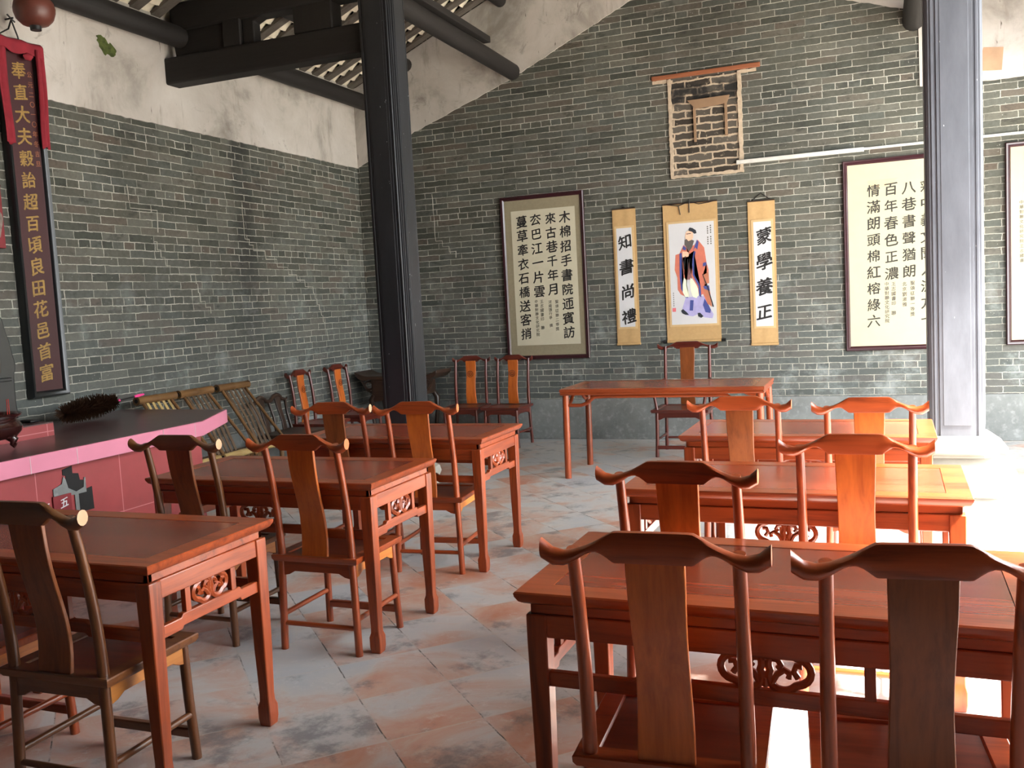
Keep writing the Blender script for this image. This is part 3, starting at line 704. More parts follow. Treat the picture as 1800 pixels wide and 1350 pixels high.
bm = bm_new(); lathe(bm, [(.0, -.05), (.03, -.045), (.05, -.01), (.045, .02), (.02, .045), (0, .05)], 12, (0, 0, 0)); bmesh.ops.scale(bm, vec=(.4, .8, .55), verts=bm.verts)
for v in bm.verts: v.co += Vector((LX+.085, 5.16, 3.515)) + Vector((0, .01, .012))*noise.noise(v.co*40)
offc(bm); obj('rosette', bm, 'drape_red', t)

hk = thing('wall_hook', 'black iron hook with wires above the couplet board', 'hook', (LX+.05, 5.05, 3.65))
bm = bm_new()
for pts in ([(0, -.09, -.02), (.02, -.02, .03), (.02, .01, .10)], [(0, .10, -.10), (.02, .05, 0), (.02, .01, .10)], [(-.05, .01, .11), (.04, .01, .11)], [(.02, -.02, .13), (.02, .04, .09)]): tube(bm, pts, .006, 6)
obj('wire', bm, 'black_iron', hk)

t = thing('red_lantern', 'round faded red lantern hanging by the couplet board top', 'lantern', (-5.4, 4.99, 3.74))
bm = bm_new(); lathe(bm, [(.045, -.10), (.085, -.088), (.118, -.055), (.132, -.01), (.134, .02), (.125, .06), (.1, .09), (.05, .112)], 32)
for i, v in enumerate(bm.verts): v.co.xy *= 1+.012*math.cos(16*math.atan2(v.co.y, v.co.x))
obj('globe', bm, 'lantern', t)
obj('bottom_cap', lathe(bm_new(), [(.036, -.128), (.038, -.10), (.05, -.098), (.05, -.09)], 20), 'black_iron', t)
obj('top_cap', lathe(bm_new(), [(.055, .105), (.05, .125), (.03, .13)], 20), 'black_iron', t)
obj('cord', tube(bm_new(), [(0, 0, .12), (0, 0, .55)], .005, 6), 'black_iron', t)

t = thing('red_banner', 'red board with grey emblem at the left photo edge, beside couplet board', 'banner', (LX+.03, 4.72, 2.13))
bm = bx(bm_new(), -.028, 0, -.3, .15, 0, .98); obj('board', bm, 'sign_red', t, bevel=.004)
bm = bm_new(); prism(bm, [(.10+.035*math.cos(a)*(1+.4*math.sin(2*a)), .17+.10*math.sin(a)) for a in [2*PI*k/16 for k in range(16)]], 'x', 0, .004); obj('emblem', bm, plain('grey_emblem', (120, 108, 100), .8, var=.4, sc=40), t)
bm = bx(bm_new(), 0, .006, -.3, .15, .43, .445); obj('seam', bm, 'plaque_red', t)

# ------------------------------------------------------------------ altar
AZ, AX, AY = .86, -4.32, 5.08
t = thing('tiled_altar', 'long altar with dark top, pink edge and red tiled front', 'altar', (-5.15, 3.6, 0))
offa = lambda bm: bmesh.ops.translate(bm, verts=bm.verts, vec=(5.15, -3.6, 0)) and None
top = [(LX+.03, 1.2), (AX, 1.2), (AX, AY), (-4.654, 5.755), (LX+.03, 5.83)]
bm = prism(bm_new(), top, 'z', AZ-.10, AZ-.001); M_top = t; offa(bm); obj('edge', bm, 'pink', t, bevel=.004, label='pink tiled edge')
# tile material coordinates follow the object origin, so the face meshes stay in world coordinates
inner = [(LX+.03, 1.2), (AX-.012, 1.2), (AX-.012, AY-.004), (-4.664, 5.742), (LX+.03, 5.815)]
o = obj('top', prism(bm_new(), inner, 'z', AZ-.02, AZ), 'altar_top', t, label='dark maroon tiled top'); o.matrix_parent_inverse = Matrix.Translation((5.15, -3.6, 0))
o = obj('front', bx(bm_new(), LX+.03, AX-.08, 1.2, 5.14, 0, AZ-.10), 'altar_face', t, label='red tiled front'); o.matrix_parent_inverse = Matrix.Translation((5.15, -3.6, 0))
bm = bm_new()
for y in (3.68, 4.0, 4.7, 5.0): bx(bm, AX-.003, AX+.0012, y-.0018, y+.0018, AZ-.1, AZ-.004)
offa(bm); obj('grout_line', bm, 'grout', t)
FX = AX-.08
AM = lambda y, z: (3.876+(y-3.87)*.7, .46+(z-.36)*.8)
bm = prism(bm_new(), [AM(y, z) for y, z in [(3.98, .70), (4.08, .715), (4.08, .66), (4.14, .65), (4.15, .60), (4.20, .59), (4.20, .52), (4.27, .53), (4.275, .36), (4.12, .36), (4.11, .52), (4.03, .53), (4.0, .58), (4.01, .65), (3.98, .66)]][::-1], 'x', FX, FX+.004); offa(bm); obj('broken_hole', bm, 'dark_hole', t, label='black broken hole')  # flat dark patch painted as the shade in the broken hole
bm = prism(bm_new(), [AM(y, z) for y, z in [(3.87, .52), (3.87, .575), (3.96, .60), (3.98, .65), (4.0, .63), (4.02, .56), (4.10, .52), (4.18, .54), (4.19, .61), (4.205, .61), (4.205, .5), (4.12, .5), (4.12, .36), (4.08, .36), (4.08, .5)]][::-1], 'x', FX+.003, FX+.007); offa(bm); obj('bare_cement', bm, 'cement', t)
bm = bx(bm_new(), FX, FX+.012, 3.865, 3.995, .47, .59); offa(bm); obj('spirit_tile', bm, 'sign_red', t, bevel=.003)
PT = lambda a, b: (FX+.0128, a, b)
bm = bm_new(); write(bm, '五', 3.938, .545, .062, PT, slant=.2); write(bm, '百', 3.818, .53, .06, lambda a, b: (FX+.002, a, b), slant=.2); offa(bm); obj('white_characters', bm, 'white_paper', t, smooth=False)

t2 = thing('altar_step', 'low red tiled step standing on the dark altar top against the wall', 'altar step', (-5.5, 3.4, AZ))
o = obj('riser', bx(bm_new(), -5.74, -4.975, 1.3, 4.44, AZ, AZ+.080), 'altar_face', t2); o.matrix_parent_inverse = Matrix.Translation((5.5, -3.4, -AZ))
o = obj('step_top', bx(bm_new(), -5.74, -4.975, 1.3, 4.44, AZ+.080, AZ+.088), 'altar_top', t2); o.matrix_parent_inverse = Matrix.Translation((5.5, -3.4, -AZ))
tag(obj('dark_cloth_scrap', bx(bm_new(), -5.20, -5.08, 4.36, 4.43, AZ+.0885, AZ+.105), 'black_iron', bevel=.007), 'small dark slab lying on the altar step end', 'slab')

t = thing('incense_burner', 'glossy dark brown incense burner standing on the altar top', 'incense burner', (-4.80, 3.86, AZ+.012))
bm = lathe(bm_new(), [(.06, .045), (.115, .055), (.15, .09), (.156, .12), (.138, .15), (.122, .16), (.125, .17), (.15, .182), (.158, .192), (.152, .198), (.135, .192), (.12, .165)], 36)
for v in bm.verts:
    if v.co.z < .15: v.co.xy *= 1+.02*noise.noise(v.co*30)
obj('bowl', bm, 'burner', t)
for k in range(3):
    a = .5+k*2*PI/3; c, s = math.cos(a), math.sin(a)
    obj('leg', tube(bm_new(), [(.08*c, .08*s, .07), (.11*c, .11*s, .04), (.10*c, .10*s, .015), (.115*c, .115*s, .006)], [.03, .026, .016, .017], 10), 'burner', t)
obj('ash', lathe(bm_new(), [(.0, .172), (.12, .175), (.12, .17), (0, .168)], 20), 'cement', t)
for k in range(12):
    a = random.uniform(0, 6.28); q = random.uniform(.02, .11); x, y = -4.80+q*math.cos(a), 3.86+q*math.sin(a)
    o = obj('incense_stick', tube(bm_new(), [(0, 0, 0), (random.uniform(-.015, .015), random.uniform(-.015, .015), random.uniform(.06, .13))], .0022, 6), 'incense')
    o.location = (x, y, AZ+.186); tag(o, 'thin red incense stick standing in the brown burner', 'incense stick', 'incense sticks in the burner')

t = thing('spirit_shrine', 'black carved shrine board at left photo edge behind the incense burner', 'shrine', (-5.5, 4.3, AZ+.089))
pts = [(-.7, 0), (.30, 0), (.29, .12), (.295, .30), (.31, .33), (.315, .37), (.30, .43), (.285, .52), (.26, .60), (.245, .68), (.23, .70), (-.7, .70)]
obj('side_board', prism(bm_new(), pts, 'x', -.06, .04), 'black_lacquer', t, bevel=.008)
obj('inset_panel', bx(bm_new(), .035, .05, -.6, .19, .32, .60), 'dark_z', t, bevel=.005)
obj('ledge', bx(bm_new(), .03, .07, -.65, .25, .26, .285), 'black_lacquer', t, bevel=.005)
o = obj('red_ribbon', lathe(bm_new(), [(0, 0), (.05, .01), (.07, .08), (.055, .17), (.02, .24), (0, .26)], 14), 'drape_red'); o.location = (-5.52, 4.47, AZ+.79)
o.scale = (.5, 1, .9); tag(o, 'red cloth bow on top of the black shrine board', 'bow')

t = thing('feather_duster', 'brown feather duster with pink handle tip lying across the altar top', 'feather duster', (-5.38, 4.90, AZ+.078))
dv = Vector((-.05, .82, .05)); ln = dv.length; ux = dv.normalized()
bm = bm_new(); rn = random.Random(3)
for i in range(2200):
    s = rn.uniform(0, .52); a = rn.uniform(0, 6.28); base = ux*s
    rad = Vector((math.cos(a), 0, math.sin(a))); rr_ = (.044+.036*math.sin(min(1, s/.5)*PI*.8+.3))*rn.uniform(.75, 1.25)
    tip = base+rad*rr_-ux*rn.uniform(.0, .05); side = ux.cross(rad).normalized()*.006
    if tip.z < -.074: tip.z = -.074
    v = [bm.verts.new(base+side), bm.verts.new(base-side), bm.verts.new(tip-side*.3), bm.verts.new(tip+side*.3)]; bm.faces.new(v)
o = obj('feathers', bm, 'feather', t, smooth=False)
obj('handle', tube(bm_new(), [ux*.45, ux*ln], .007, 8), 'black_iron', t)
obj('pink_band', tube(bm_new(), [ux*.525, ux*.56], .011, 10), 'pink_plastic', t)
obj('pink_tip', tube(bm_new(), [ux*(ln-.10), ux*(ln-.05), ux*(ln+.01)], [.009, .013, .007], 10), 'pink_plastic', t)

# ------------------------------------------------------------------ desks
def ornament(bm, cx, cz, y0, y1, k=1.):
    yc = (y0+y1)/2; hy = abs(y1-y0)/2
    def loop(pts, w=.0105): tube(bm, [(cx+k*x, yc, cz+k*z) for x, z in pts], [(hy, w)]*len(pts), 6, True, flat=(0, 1, 0))
    def line(pts, w=.0085): tube(bm, [(cx+k*x, yc, cz+k*z) for x, z in pts], [(hy, w)]*len(pts), 6, False, flat=(0, 1, 0))
    for sx in (-1, 1):
        out_ = []
        for i in range(28):
            a = 2*PI*i/28; rr_ = .031+.011*abs(math.cos(1.5*a))
            out_.append((sx*(.042+1.05*rr_*math.cos(a)), rr_*math.sin(a)))
        loop(out_)
        line([(sx*.012, -.026), (sx*.022, -.008), (sx*.036, .002), (sx*.046, -.004), (sx*.044, -.014)])
        line([(sx*.014, .024), (sx*.024, .022), (sx*.03, .012), (sx*.024, .004)])
        line([(sx*.07, .012), (sx*.058, .012), (sx*.054, .0), (sx*.062, -.012)])
    line([(0, -.034), (0, -.016)], .010); line([(0, .02), (0, .034)], .010)
def rail(bm, L, yc, z0, z1, h=.011, bump_=.012):
    """long lower rail along x, its middle stepped up"""
    q = [(-L/2, 0), (-L/2+.13*L/.6, 0), (-.17*L/.6*.95, bump_), (.17*L/.6*.95, bump_), (L/2-.13*L/.6, 0), (L/2, 0)]
    rings(bm, [[(x, yc-h, z0+dz), (x, yc+h, z0+dz), (x, yc+h, z1+dz), (x, yc-h, z1+dz)] for x, dz in q])
W, D, TH = 1.28, .655, .79
def make_desk(label):
    t = thing('school_desk', label, 'desk', group='desks in two rows of three')
    hx, hy = W/2, D/2
    # moulded frame around the planks
    prof_ = [(0, TH-.004), (.004, TH), (.085, TH), (.085, TH-.018), (.03, TH-.018), (.03, TH-.036), (.022, TH-.036), (.010, TH-.028), (.002, TH-.014)]
    bm = bm_new()
    rings(bm, [[(sx*(hx-dd), sy*(hy-dd), zz) for dd, zz in prof_] for sx, sy in ((-1, -1), (1, -1), (1, 1), (-1, 1))], loop=True)
    obj('tabletop', bm, 'red_x', t)
    obj('top_panel', bx(bm_new(), -hx+.087, hx-.087, -hy+.087, hy-.087, TH-.02, TH-.0012), 'panel', t)
    bm = bm_new(); a, b = hx-.034, hy-.034
    for x0, x1, y0, y1 in ((-a, a, -b, -b+.02), (-a, a, b-.02, b), (-a, -a+.02, -b, b), (a-.02, a, -b, b)): bx(bm, x0, x1, y0, y1, TH-.066, TH-.034)
    obj('waist', bm, 'red_x', t, bevel=.003)
    lx, ly = hx-.052, hy-.052
    for sy in (-1, 1): obj('apron', bx(bm_new(), -lx, lx, sy*(ly+.012)-.011, sy*(ly+.012)+.011, TH-.13, TH-.066), 'red_x', t, bevel=.004)
    for sx in (-1, 1): obj('apron', bx(bm_new(), sx*(lx+.012)-.011, sx*(lx+.012)+.011, -ly, ly, TH-.13, TH-.066), 'red_y', t, bevel=.004)
    for sx in (-1, 1):
        for sy in (-1, 1):
            bm = bm_new(); secs = []
            for z, h, o_ in ((TH-.066, .0285, 0), (TH-.14, .0285, 0), (.30, .0245, .004), (.12, .0205, .008), (.095, .0215, .008), (.075, .0275, .003), (.03, .0275, .003), (.0, .0235, .006)):
                secs.append(rect(sx*(lx+o_*0), sy*(ly+o_*0), h, h, z))
            loft(bm, secs); obj('leg', bm, 'red_z', t, bevel=.004)
    zr = TH-.265
    for sy in (-1, 1):
        bm = bm_new(); rail(bm, 2*lx, sy*(ly+.006), zr, zr+.042); obj('lower_rail', bm, 'red_x', t, bevel=.003)
        for x in (-.24, .24): obj('strut', bx(bm_new(), x-.013, x+.013, sy*(ly+.006)-.01, sy*(ly+.006)+.01, zr+.048, TH-.128), 'red_z', t, bevel=.002)
        bm = bm_new(); ornament(bm, 0, zr+.103, sy*(ly+.006)-.009, sy*(ly+.006)+.009, 1.25); obj('carved_cloud', bm, 'red_x', t)
    for sx in (-1, 1):
        bm = bm_new(); rail(bm, 2*ly, 0, zr, zr+.042); bmesh.ops.rotate(bm, verts=bm.verts, matrix=Matrix.Rotation(PI/2, 3, 'Z')); bmesh.ops.translate(bm, verts=bm.verts, vec=(sx*(lx+.006), 0, 0))
        obj('lower_rail', bm, 'red_y', t, bevel=.003)
        for y in (-.118, .118): obj('strut', bx(bm_new(), sx*(lx+.006)-.01, sx*(lx+.006)+.01, y-.013, y+.013, zr+.048, TH-.128), 'red_z', t, bevel=.002)
        bm = bm_new(); ornament(bm, 0, zr+.101, -.012, .012); bmesh.ops.rotate(bm, verts=bm.verts, matrix=Matrix.Rotation(PI/2, 3, 'Z')); bmesh.ops.translate(bm, verts=bm.verts, vec=(sx*(lx+.006), 0, 0))
        obj('carved_cloud', bm, 'red_y', t)
    return t
G_D = 'desks in two rows of three'
desk = make_desk('red brown desk nearest the lower left corner, in front of the pink altar')
desk.location = (-2.78, 2.535, 0)
dup(desk, (-2.735, 3.845, 0), 0, 'middle desk of the row beside the pink altar')
dup(desk, (-2.755, 5.125, 0), 0, 'far desk of the altar side row, in front of the black column')
dup(desk, (-.268, 2.535, 0), R(-.8), 'large front desk nearest the camera, behind the two closest chairs')
dup(desk, (-.335, 3.865, 0), R(-.8), 'middle desk of the row leading to the grey column')
dup(desk, (-.375, 5.265, 0), R(-.6), 'far desk of the right row, just in front of the grey column')

# ------------------------------------------------------------------ yoke-back chairs
def make_chair(label, group, name='yoke_back_chair', yw=.258, pw=.188, sw=.228, sd0=-.028, sd1=.40, seat=.452, H=1.024, splat_w=.066, lean=.085, mats='red', splat='orange_z', round_ends=True, arms=False, medallion=False, cut='cut_orange'):
    t = thing(name, label, 'chair', group=group)
    x_, y_, z_ = mats+'_x', mats+'_y', mats+'_z'
    def ypost(z):
        s = max(0, (z-seat)/(H-seat)); return -lean*(s**1.25)-.012*math.sin(s*PI)*-1
    # seat: frame with sunk panel
    bm = bm_new(); prof_ = [(0, seat-.004), (.003, seat), (.055, seat), (.06, seat-.007), (.06, seat-.02), (.02, seat-.03), (.008, seat-.03), (.001, seat-.018)]
    rings(bm, [[(px+sx*dd, py+sy*dd, zz) for dd, zz in prof_] for (px, py), (sx, sy) in zip([(-sw, sd0), (sw, sd0), (sw, sd1), (-sw, sd1)], [(1, 1), (-1, 1), (-1, -1), (1, -1)])], loop=True)
    obj('seat', bm, x_, t)
    obj('seat_panel', bx(bm_new(), -sw+.06, sw-.06, sd0+.06, sd1-.06, seat-.022, seat-.006), 'seatpanel', t)
    fy = sd1-.035
    for sx in (-1, 1):
        zs = [0, .12, seat-.05, seat+.01]+[seat+(H-.045-seat)*k/9 for k in range(1, 10)]
        pts = [(sx*(pw+.012*max(0, 1-z/seat) if z < seat else pw-.0*(z-seat)), ypost(z) if z > seat else -.012*(1-z/seat), z) for z in zs]
        obj('back_post', tube(bm_new(), pts, [.0175 if z < seat else .0185-.0035*(z-seat)/(H-seat) for z in zs], 12), z_, t)
        obj('leg', tube(bm_new(), [(sx*(pw+.012), fy+.008, 0), (sx*(pw+.004), fy, .22), (sx*pw, fy-.004, seat-.02)], [.0175, .0175, .018], 12), z_, t)
    # aprons
    az0, az1 = seat-.088, seat-.03
    def apr(n, a, b, horizontal, c):
        bm = bm_new(); L = b-a; e = .03
        poly = [(a, az0-.012), (a+e, az0-.006), (a+2*e, az0+.01), (b-2*e, az0+.01), (b-e, az0-.006), (b, az0-.012), (b, az1), (a, az1)]
        if horizontal: prism(bm, poly, 'y', c-.009, c+.009)
        else: prism(bm, poly, 'x', c-.009, c+.009)
        obj('apron', bm, x_ if horizontal else (mats+'lt_y' if mats+'lt_y' in M else y_), t, bevel=.002)
    apr(0, -pw+.01, pw-.01, True, 0); apr(1, -pw+.01, pw-.01, True, fy)
    apr(2, .01, fy-.01, False, -pw-.001); apr(3, .01, fy-.01, False, pw+.001)
    q = pw+.008
    obj('stretcher', tube(bm_new(), [(-q, -.008, .125), (q, -.008, .125)], .0115, 10), x_, t)
    obj('stretcher', bx(bm_new(), -q, q, fy-.008, fy+.020, .078, .112), x_, t, bevel=.005)
    for sx in (-1, 1): obj('stretcher', tube(bm_new(), [(sx*q, -.006, .165), (sx*q, fy+.004, .165)], .0125, 10), y_, t)
    # splat
    zs = [seat-.01+(H-.06-seat+.01)*k/16 for k in range(17)]
    bm = bm_new(); rr_ = []
    for k, z in enumerate(zs):
        s = k/16; y = ypost(z)+.004-.014*(1-s)+.011*math.sin(s*2*PI)
        hw = splat_w*(1+.04*math.cos(s*PI*2))
        rr_.append([(-hw, y-.008, z), (hw, y-.008, z), (hw, y+.008, z), (-hw, y+.008, z)])
    rings(bm, rr_); obj('splat', bm, splat, t, bevel=.003, label='lighter orange back splat' if splat == 'orange_z' else None)
    if medallion:
        bm = bm_new(); zc = seat+.62*(H-seat); yc = ypost(zc)
        tube(bm, [(.034*math.cos(a), yc+.016, zc+.034*math.sin(a)) for a in [2*PI*k/24 for k in range(24)]], .003, 6, True)
        tube(bm, [(.016*math.cos(a), yc+.016, zc+.016*math.sin(a)) for a in [2*PI*k/16 for k in range(16)]], .003, 6, True)
        obj('carved_medallion', bm, 'maroon_z', t)
    # crest rail: flat plateau in the middle, dipping shoulders, upturned round ends
    n = 40; rr_ = []
    
    for i in range(n+1):
        x = -yw+2*yw*i/n; ax = abs(x)/yw
        kp = ((0, 0, .075), (.30, 0, .075), (.35, .001, .074), (.41, .009, .062), (.48, .020, .049), (.57, .032, .050), (.70, .043, .072), (.80, .046, .083), (.90, .039, .082), (1.0, .017, .066))
        for (a0, t0, b0), (a1, t1, b1) in zip(kp[:-1], kp[1:]):
            if ax <= a1+1e-6: break
        q_ = (ax-a0)/(a1-a0); top_ = H-(t0+(t1-t0)*q_); bot = H-(b0+(b1-b0)*q_)
        hz = (top_-bot)/2; zc = (top_+bot)/2
        th = .012+.009*max(0, min(1, (ax-.3)/.4))
        yc = -lean-.004+(-.012*ax**2 if ax > 0 else 0)+.01
        rnd_ = max(0, min(1, (ax-.35)/.35)); p_ = .35+.65*rnd_
        sec = []
        for k in range(12):
            a = 2*PI*k/12; ca, sa = math.cos(a), math.sin(a)
            sec.append((x, yc+th*math.copysign(abs(ca)**p_, ca), zc+hz*math.copysign(abs(sa)**p_, sa)))
        rr_.append(sec)
    bm = bm_new(); rings(bm, rr_, cap=False); 
    obj('crest_rail', bm, x_, t)
    bm = bm_new()
    for sec in (rr_[0][::-1], rr_[-1]): bm.faces.new([bm.verts.new(p) for p in sec])
    obj('cut_end', bm, cut, t, smooth=False, label='pale sawn ends of the crest rail')
    if arms:
        for sx in (-1, 1):
            za = .225
            obj('arm_rail', tube(bm_new(), [(sx*pw, ypost(seat+za+.03), seat+za+.03), (sx*(sw-.01), .12, seat+za+.01), (sx*(sw+.01), fy-.02, seat+za), (sx*(sw+.02), fy+.05, seat+za-.01)], .015, 10), y_, t)
            obj('arm_post', tube(bm_new(), [(sx*pw, fy-.004, seat-.01), (sx*(pw+.02), fy-.02, seat+.10), (sx*(sw-.0), fy-.01, seat+za)], .014, 10), z_, t)
    return t
G_C = 'yoke back chairs drawn up to the desks'
M['redlt_y'] = wood('redlt_wood_y', (206, 124, 54), 1, .34, .25, .75)
M['brownlt_y'] = wood('brownlt_wood_y', (164, 104, 48), 1, .34, .25, .75)
bpy.data.materials['redlt_wood_y'].name = 'redlt_wood_y'
ch = make_chair('reddish yoke back chair at the middle desk by the altar, aisle side', G_C)
ch.location = (-2.407, 3.515, 0)
BR = {'red_wood': 'brown_wood', 'redlt_wood': 'brownlt_wood', 'orange_splat': 'brown_splat', 'cut_orange_end': 'cut_wood_end'}
PALE = {'cut_orange_end': 'cut_wood_end'}
dup(ch, (-2.475, 2.135, 0), R(1), 'dark brown yoke back chair in the lower left corner, pale sawn rail end', G_C, BR)
dup(ch, (-3.09, 2.17, 0), 0, 'chair cut by the left edge, only legs and stretchers showing', G_C)
dup(ch, (-3.063, 3.485, 0), 0, 'dark brown yoke back chair in front of the red altar panel', G_C, BR)
dup(ch, (-3.05, 4.79, 0), R(5), 'dark yoke back chair in front of the carved table, pale sawn rail end', G_C, {'orange_splat': 'brown_splat', 'cut_orange_end': 'cut_wood_end'})
dup(ch, (-2.475, 4.77, 0), R(5), 'yoke back chair right in front of the black column', G_C)
dup(ch, (-.484, 2.085, 0), R(3), 'large yoke back chair at the front desk, its left one, orange splat', G_C)
dup(ch, (.070, 2.085, 0), R(5), 'large yoke back chair in the lower right corner, wide brown splat', G_C, {'orange_splat': 'brown_splat'})
c1 = dup(ch, (-.608, 2.975, 0), R(-1), 'yoke back chair standing off the middle right desk, just beyond the front desk', G_C)
c2 = dup(ch, (-.085, 3.535, 0), R(0), 'pale yoke back chair with wide bright orange splat, tucked at the middle right desk', G_C); c2.scale = (1, 1, 1.005)
c3 = dup(ch, (-.665, 4.835, 0), R(0), 'yoke back chair with knotty brown splat at the far right desk', G_C, {'orange_splat': 'brown_splat'})
c4 = dup(ch, (-.048, 4.72, 0), R(0), 'yoke back chair with bright orange splat beside the grey column', G_C)

G_W = 'narrow chairs lined up against the walls'
sc = make_chair('narrow red chair against the far wall, next to the black column', G_W, 'side_chair', yw=.225, pw=.185, sw=.225, seat=.44, H=.985, splat_w=.058, lean=.05, mats='maroon', medallion=True, cut='maroon_x')
sc.location = (-4.33, 9.60, 0); sc.rotation_euler = (0, 0, PI+R(3))
dup(sc, (-3.80, 9.56, 0), PI-R(2), 'narrow red chair overlapping the lower corner of the olive framed calligraphy', G_W)
dup(sc, (-5.58, 8.14, 0), -PI/2+R(2), 'narrow red chair against the left wall, beside the dark settee', G_W)
dup(sc, (-5.58, 8.86, 0), -PI/2, 'narrow red chair against the left wall, nearest the room corner', G_W)
ac = make_chair('tall armchair behind the long table, under the scholar scroll', None, 'armchair', yw=.30, pw=.22, sw=.275, sd1=.47, seat=.46, H=1.085, splat_w=.07, lean=.06, mats='maroon', splat='brownsplat_z', arms=True, cut='maroon_x')
ac.location = (-1.775, 9.17, 0); ac.rotation_euler = (0, 0, PI)

# ------------------------------------------------------------------ long table by the far wall
t = thing('long_table', 'long red table with round legs under the hanging scrolls', 'table', (-1.72, 7.955, 0))
hx, hy, TH2 = .865, .375, .787
bm = bm_new(); prof_ = [(.0, TH2-.006), (.005, TH2), (.09, TH2), (.09, TH2-.02), (.02, TH2-.02), (.02, TH2-.055), (.008, TH2-.055), (.003, TH2-.045), (.009, TH2-.032), (.002, TH2-.026)]
rings(bm, [[(sx*(hx-dd), sy*(hy-dd), zz) for dd, zz in prof_] for sx, sy in ((-1, -1), (1, -1), (1, 1), (-1, 1))], loop=True); obj('tabletop', bm, 'red_x', t)
obj('top_panel', bx(bm_new(), -hx+.092, hx-.092, -hy+.092, hy-.092, TH2-.02, TH2-.001), 'panel', t)
for sx in (-1, 1):
    for sy in (-1, 1): obj('leg', tube(bm_new(), [(sx*(hx-.035), sy*(hy-.04), 0), (sx*(hx-.04), sy*(hy-.042), .4), (sx*(hx-.044), sy*(hy-.044), TH2-.04)], [.029, .029, .028], 16), 'red_z', t)
def hump(a, b, n, L):
    q = [(0, -.145), (.14, -.145), (.20, -.125), (.26, -.075), (.31, -.07), (L-.31, -.07), (L-.26, -.075), (L-.20, -.125), (L-.14, -.145), (L, -.145)]
    return q
for sy in (-1, 1):
    L = 2*(hx-.04); obj('hump_rail', tube(bm_new(), [(-L/2+x, sy*(hy-.044), TH2+z) for x, z in hump(0, 0, 0, L)], .016, 10), 'red_x', t)
for sx in (-1, 1):
    L = 2*(hy-.04); q = [(0, -.145), (.10, -.145), (.15, -.12), (.20, -.075), (L-.20, -.075), (L-.15, -.12), (L-.10, -.145), (L, -.145)]
    obj('hump_rail', tube(bm_new(), [(sx*(hx-.044), -L/2+y, TH2+z) for y, z in q], .016, 10), 'red_y', t)

# ------------------------------------------------------------------ dark settee and carved table
t = thing('dark_settee', 'small dark settee with two humped backrest, against the left wall', 'settee', (-5.35, 7.58, 0), -PI/2)
w2 = .285
obj('seat', bx(bm_new(), -w2, w2, -.22, .22, .38, .42), 'dark_x', t, bevel=.008)
for sx in (-1, 1):
    obj('leg', tube(bm_new(), [(sx*(w2-.03), .19, 0), (sx*(w2-.03), .19, .39)], .02, 10), 'dark_z', t)
    obj('back_post', tube(bm_new(), [(sx*(w2-.03), -.2, 0), (sx*(w2-.03), -.2, .42), (sx*(w2-.045), -.23, .58), (sx*(w2-.01), -.27, .70), (sx*(w2+.03), -.275, .715)], [.018, .018, .015, .015, .012], 10), 'dark_z', t)
crest = [(-w2+.0, .705), (-.22, .715), (-.18, .755), (-.135, .768), (-.085, .755), (-.04, .72), (0, .712), (.04, .72), (.085, .755), (.135, .768), (.18, .755), (.22, .715), (w2, .705)]
obj('crest_rail', tube(bm_new(), [(x, -.272, z) for x, z in crest], [.014]+[.021]*11+[.014], 10), 'dark_x', t)
for x in (-.135, .135):
    bm = bm_new(); rings(bm, [[(x-h, -.20-q, z), (x+h, -.20-q, z), (x+h, -.185-q, z), (x-h, -.185-q, z)] for z, h, q in ((.41, .035, 0), (.5, .03, .01), (.62, .032, .05), (.75, .05, .075))]); obj('splat', bm, 'dark_z', t, bevel=.003)
obj('middle_post', tube(bm_new(), [(0, -.2, .41), (0, -.22, .56), (0, -.272, .715)], .014, 10), 'dark_z', t)
obj('apron', bx(bm_new(), -w2+.04, w2-.04, .17, .19, .31, .385), 'dark_x', t, bevel=.004)

t = thing('carved_altar_table', 'dark carved table with upturned ends behind the black column', 'side table', (-5.14, 9.50, 0))
hx = .53
bm = bm_new(); n = 24; rr_ = []
for i in range(n+1):
    x = -hx+2*hx*i/n; e = max(0, (abs(x)-.36)/(hx-.36)); z = .80+.055*e**1.6; th = .04+.05*(1-e)*e*2
    rr_.append([(x, -.2, z-th), (x, .2, z-th), (x, .2, z), (x, -.2, z)])
rings(bm, rr_); obj('top', bm, 'dark_x', t, bevel=.006)
obj('drawer_case', bx(bm_new(), -.33, .33, -.17, .17, .57, .765), 'dark_x', t, bevel=.006)
for x0 in (-.31, .01): 
    dr = obj('drawer', bx(bm_new(), x0, x0+.30, -.178, -.165, .60, .74), 'dark_x', t, bevel=.004)
    obj('knob', lathe(bm_new(), [(.0, -.012), (.012, -.01), (.012, .01), (0, .012)], 10, (x0+.15, -.185, .67)), 'black_iron', dr)
for sx in (-1, 1):
    bm = bm_new(); tube(bm, [(sx*(.37+.06*math.cos(a)), -.15, .69+.045*math.sin(a)) for a in [2*PI*k/18 for k in range(18)]], .013, 8, True)
    tube(bm, [(sx*.33, -.15, .60), (sx*.40, -.15, .64), (sx*.47, -.15, .75)], .014, 8); obj('pierced_bracket', bm, 'dark_x', t)
    for y in (-.15, .15): obj('leg', tube(bm_new(), [(sx*.31, y, .58), (sx*.35, y, .52), (sx*.345, y, .36), (sx*.31, y, .12), (sx*.34, y, .03), (sx*.36, y, 0)], [.03, .035, .024, .018, .022, .022], 10), 'dark_z', t)
obj('apron', prism(bm_new(), [(-.33, .58), (-.30, .50), (-.12, .53), (0, .49), (.12, .53), (.30, .50), (.33, .58)], 'y', -.17, -.155), 'dark_x', t)

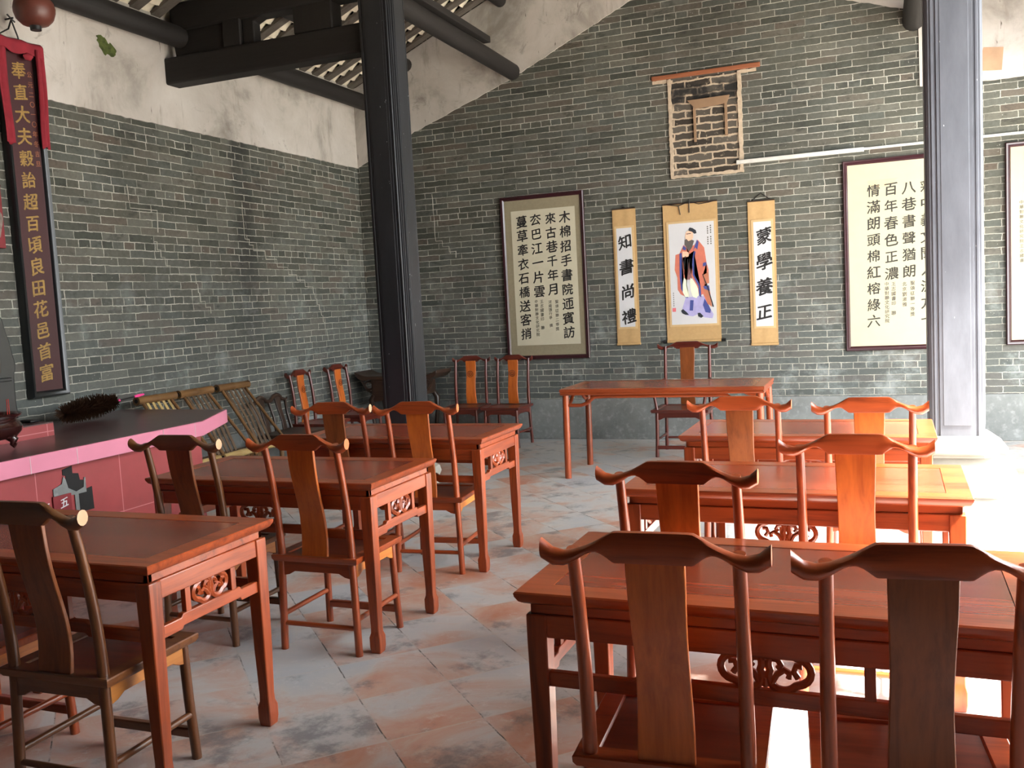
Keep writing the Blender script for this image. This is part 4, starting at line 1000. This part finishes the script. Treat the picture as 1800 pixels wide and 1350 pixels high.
# ------------------------------------------------------------------ bamboo chairs
G_B = 'bamboo chairs leaning along the left wall'
def knots(p0, p1, rad, n):
    p0, p1 = Vector(p0), Vector(p1); pts, rd = [], []
    for i in range(n):
        for t_, k in ((.0, 1.10), (.06, 1.), (.94, 1.)):
            pts.append(p0+(p1-p0)*(i+t_)/n); rd.append(rad*k)
    pts.append(p1); rd.append(rad*1.08); return pts, rd
def pole(name, p0, p1, rad, n, mat, t, seg=12): return obj(name, tube(bm_new(), *knots(p0, p1, rad, n), seg), mat, t)
def make_bamboo(label, w_, slats):
    # local: +y points into the room, x along the wall
    t = thing('bamboo_chair', label, 'bamboo chair', group=G_B)
    h = w_/2
    tr_ = pole('top_rail', (-h, -.18, .925), (h, -.18, .925), .034, 2, 'bamboo_x', t, 14)
    bm = bm_new()
    for sx in (-1, 1): tube(bm, [(sx*(h+.001), -.18, .925), (sx*(h+.002), -.18, .925)], .018, 12)
    obj('hollow_end', bm, 'dark_hole', tr_)  # dark discs paint the shade inside the open pole ends
    for sx in (-1, 1):
        pole('back_post', (sx*(h-.06), -.175, .91), (sx*(h-.02), .27, .34), .0145, 4, 'bamboo_z', t)
        pole('leg', (sx*(h-.05), .20, .0), (sx*(h-.05), .19, .36), .022, 2, 'bamboo_z', t)
        pole('leg', (sx*(h-.03), -.10, .0), (sx*(h-.03), -.06, .36), .022, 2, 'bamboo_z', t)
        pole('side_rail', (sx*(h-.02), -.12, .335), (sx*(h-.02), .22, .335), .02, 2, 'bamboo_y', t)
    for k in range(slats):
        x = -h+.10+(w_-.20)*k/(slats-1)
        bm = bm_new(); rings(bm, [[(x-q, y, z), (x+q, y, z), (x+q, y+.006, z), (x-q, y+.006, z)] for q, y, z in ((.013, -.165, .90), (.016, .0, .64), (.016, .12, .37))])
        obj('back_slat', bm, 'pale_z', t)
    for k in range(6):
        y = -.05+k*.045; obj('seat_slat', bx(bm_new(), -h+.01, h-.01, y, y+.034, .362, .370), 'bamboo_x', t, bevel=.002)
    fr_ = pole('front_rail', (-h+.0, .235, .385), (h, .235, .385), .030, 2, 'pale_x', t, 14)
    obj('hollow_end', tube(bm_new(), [(h+.001, .235, .385), (h+.002, .235, .385)], .017, 12), 'dark_hole', fr_)  # dark disc paints the shade inside the open rail end
    return t
bc = make_bamboo('bamboo chair showing behind the altar, pale slats, closest to the duster', .44, 5)
bc.location = (-5.40, 6.02, 0); bc.rotation_euler = (0, 0, -PI/2)
dup(bc, (-5.40, 6.50, 0), -PI/2+R(1.5), 'middle one of the three bamboo chairs along the left wall', G_B, {'pale_bamboo_z': 'bamboo_slat_z'})
dup(bc, (-5.40, 7.0, 0), -PI/2-R(1), 'bamboo chair beside the dark settee, its side post in full view', G_B, {'pale_bamboo_z': 'bamboo_slat_z'})
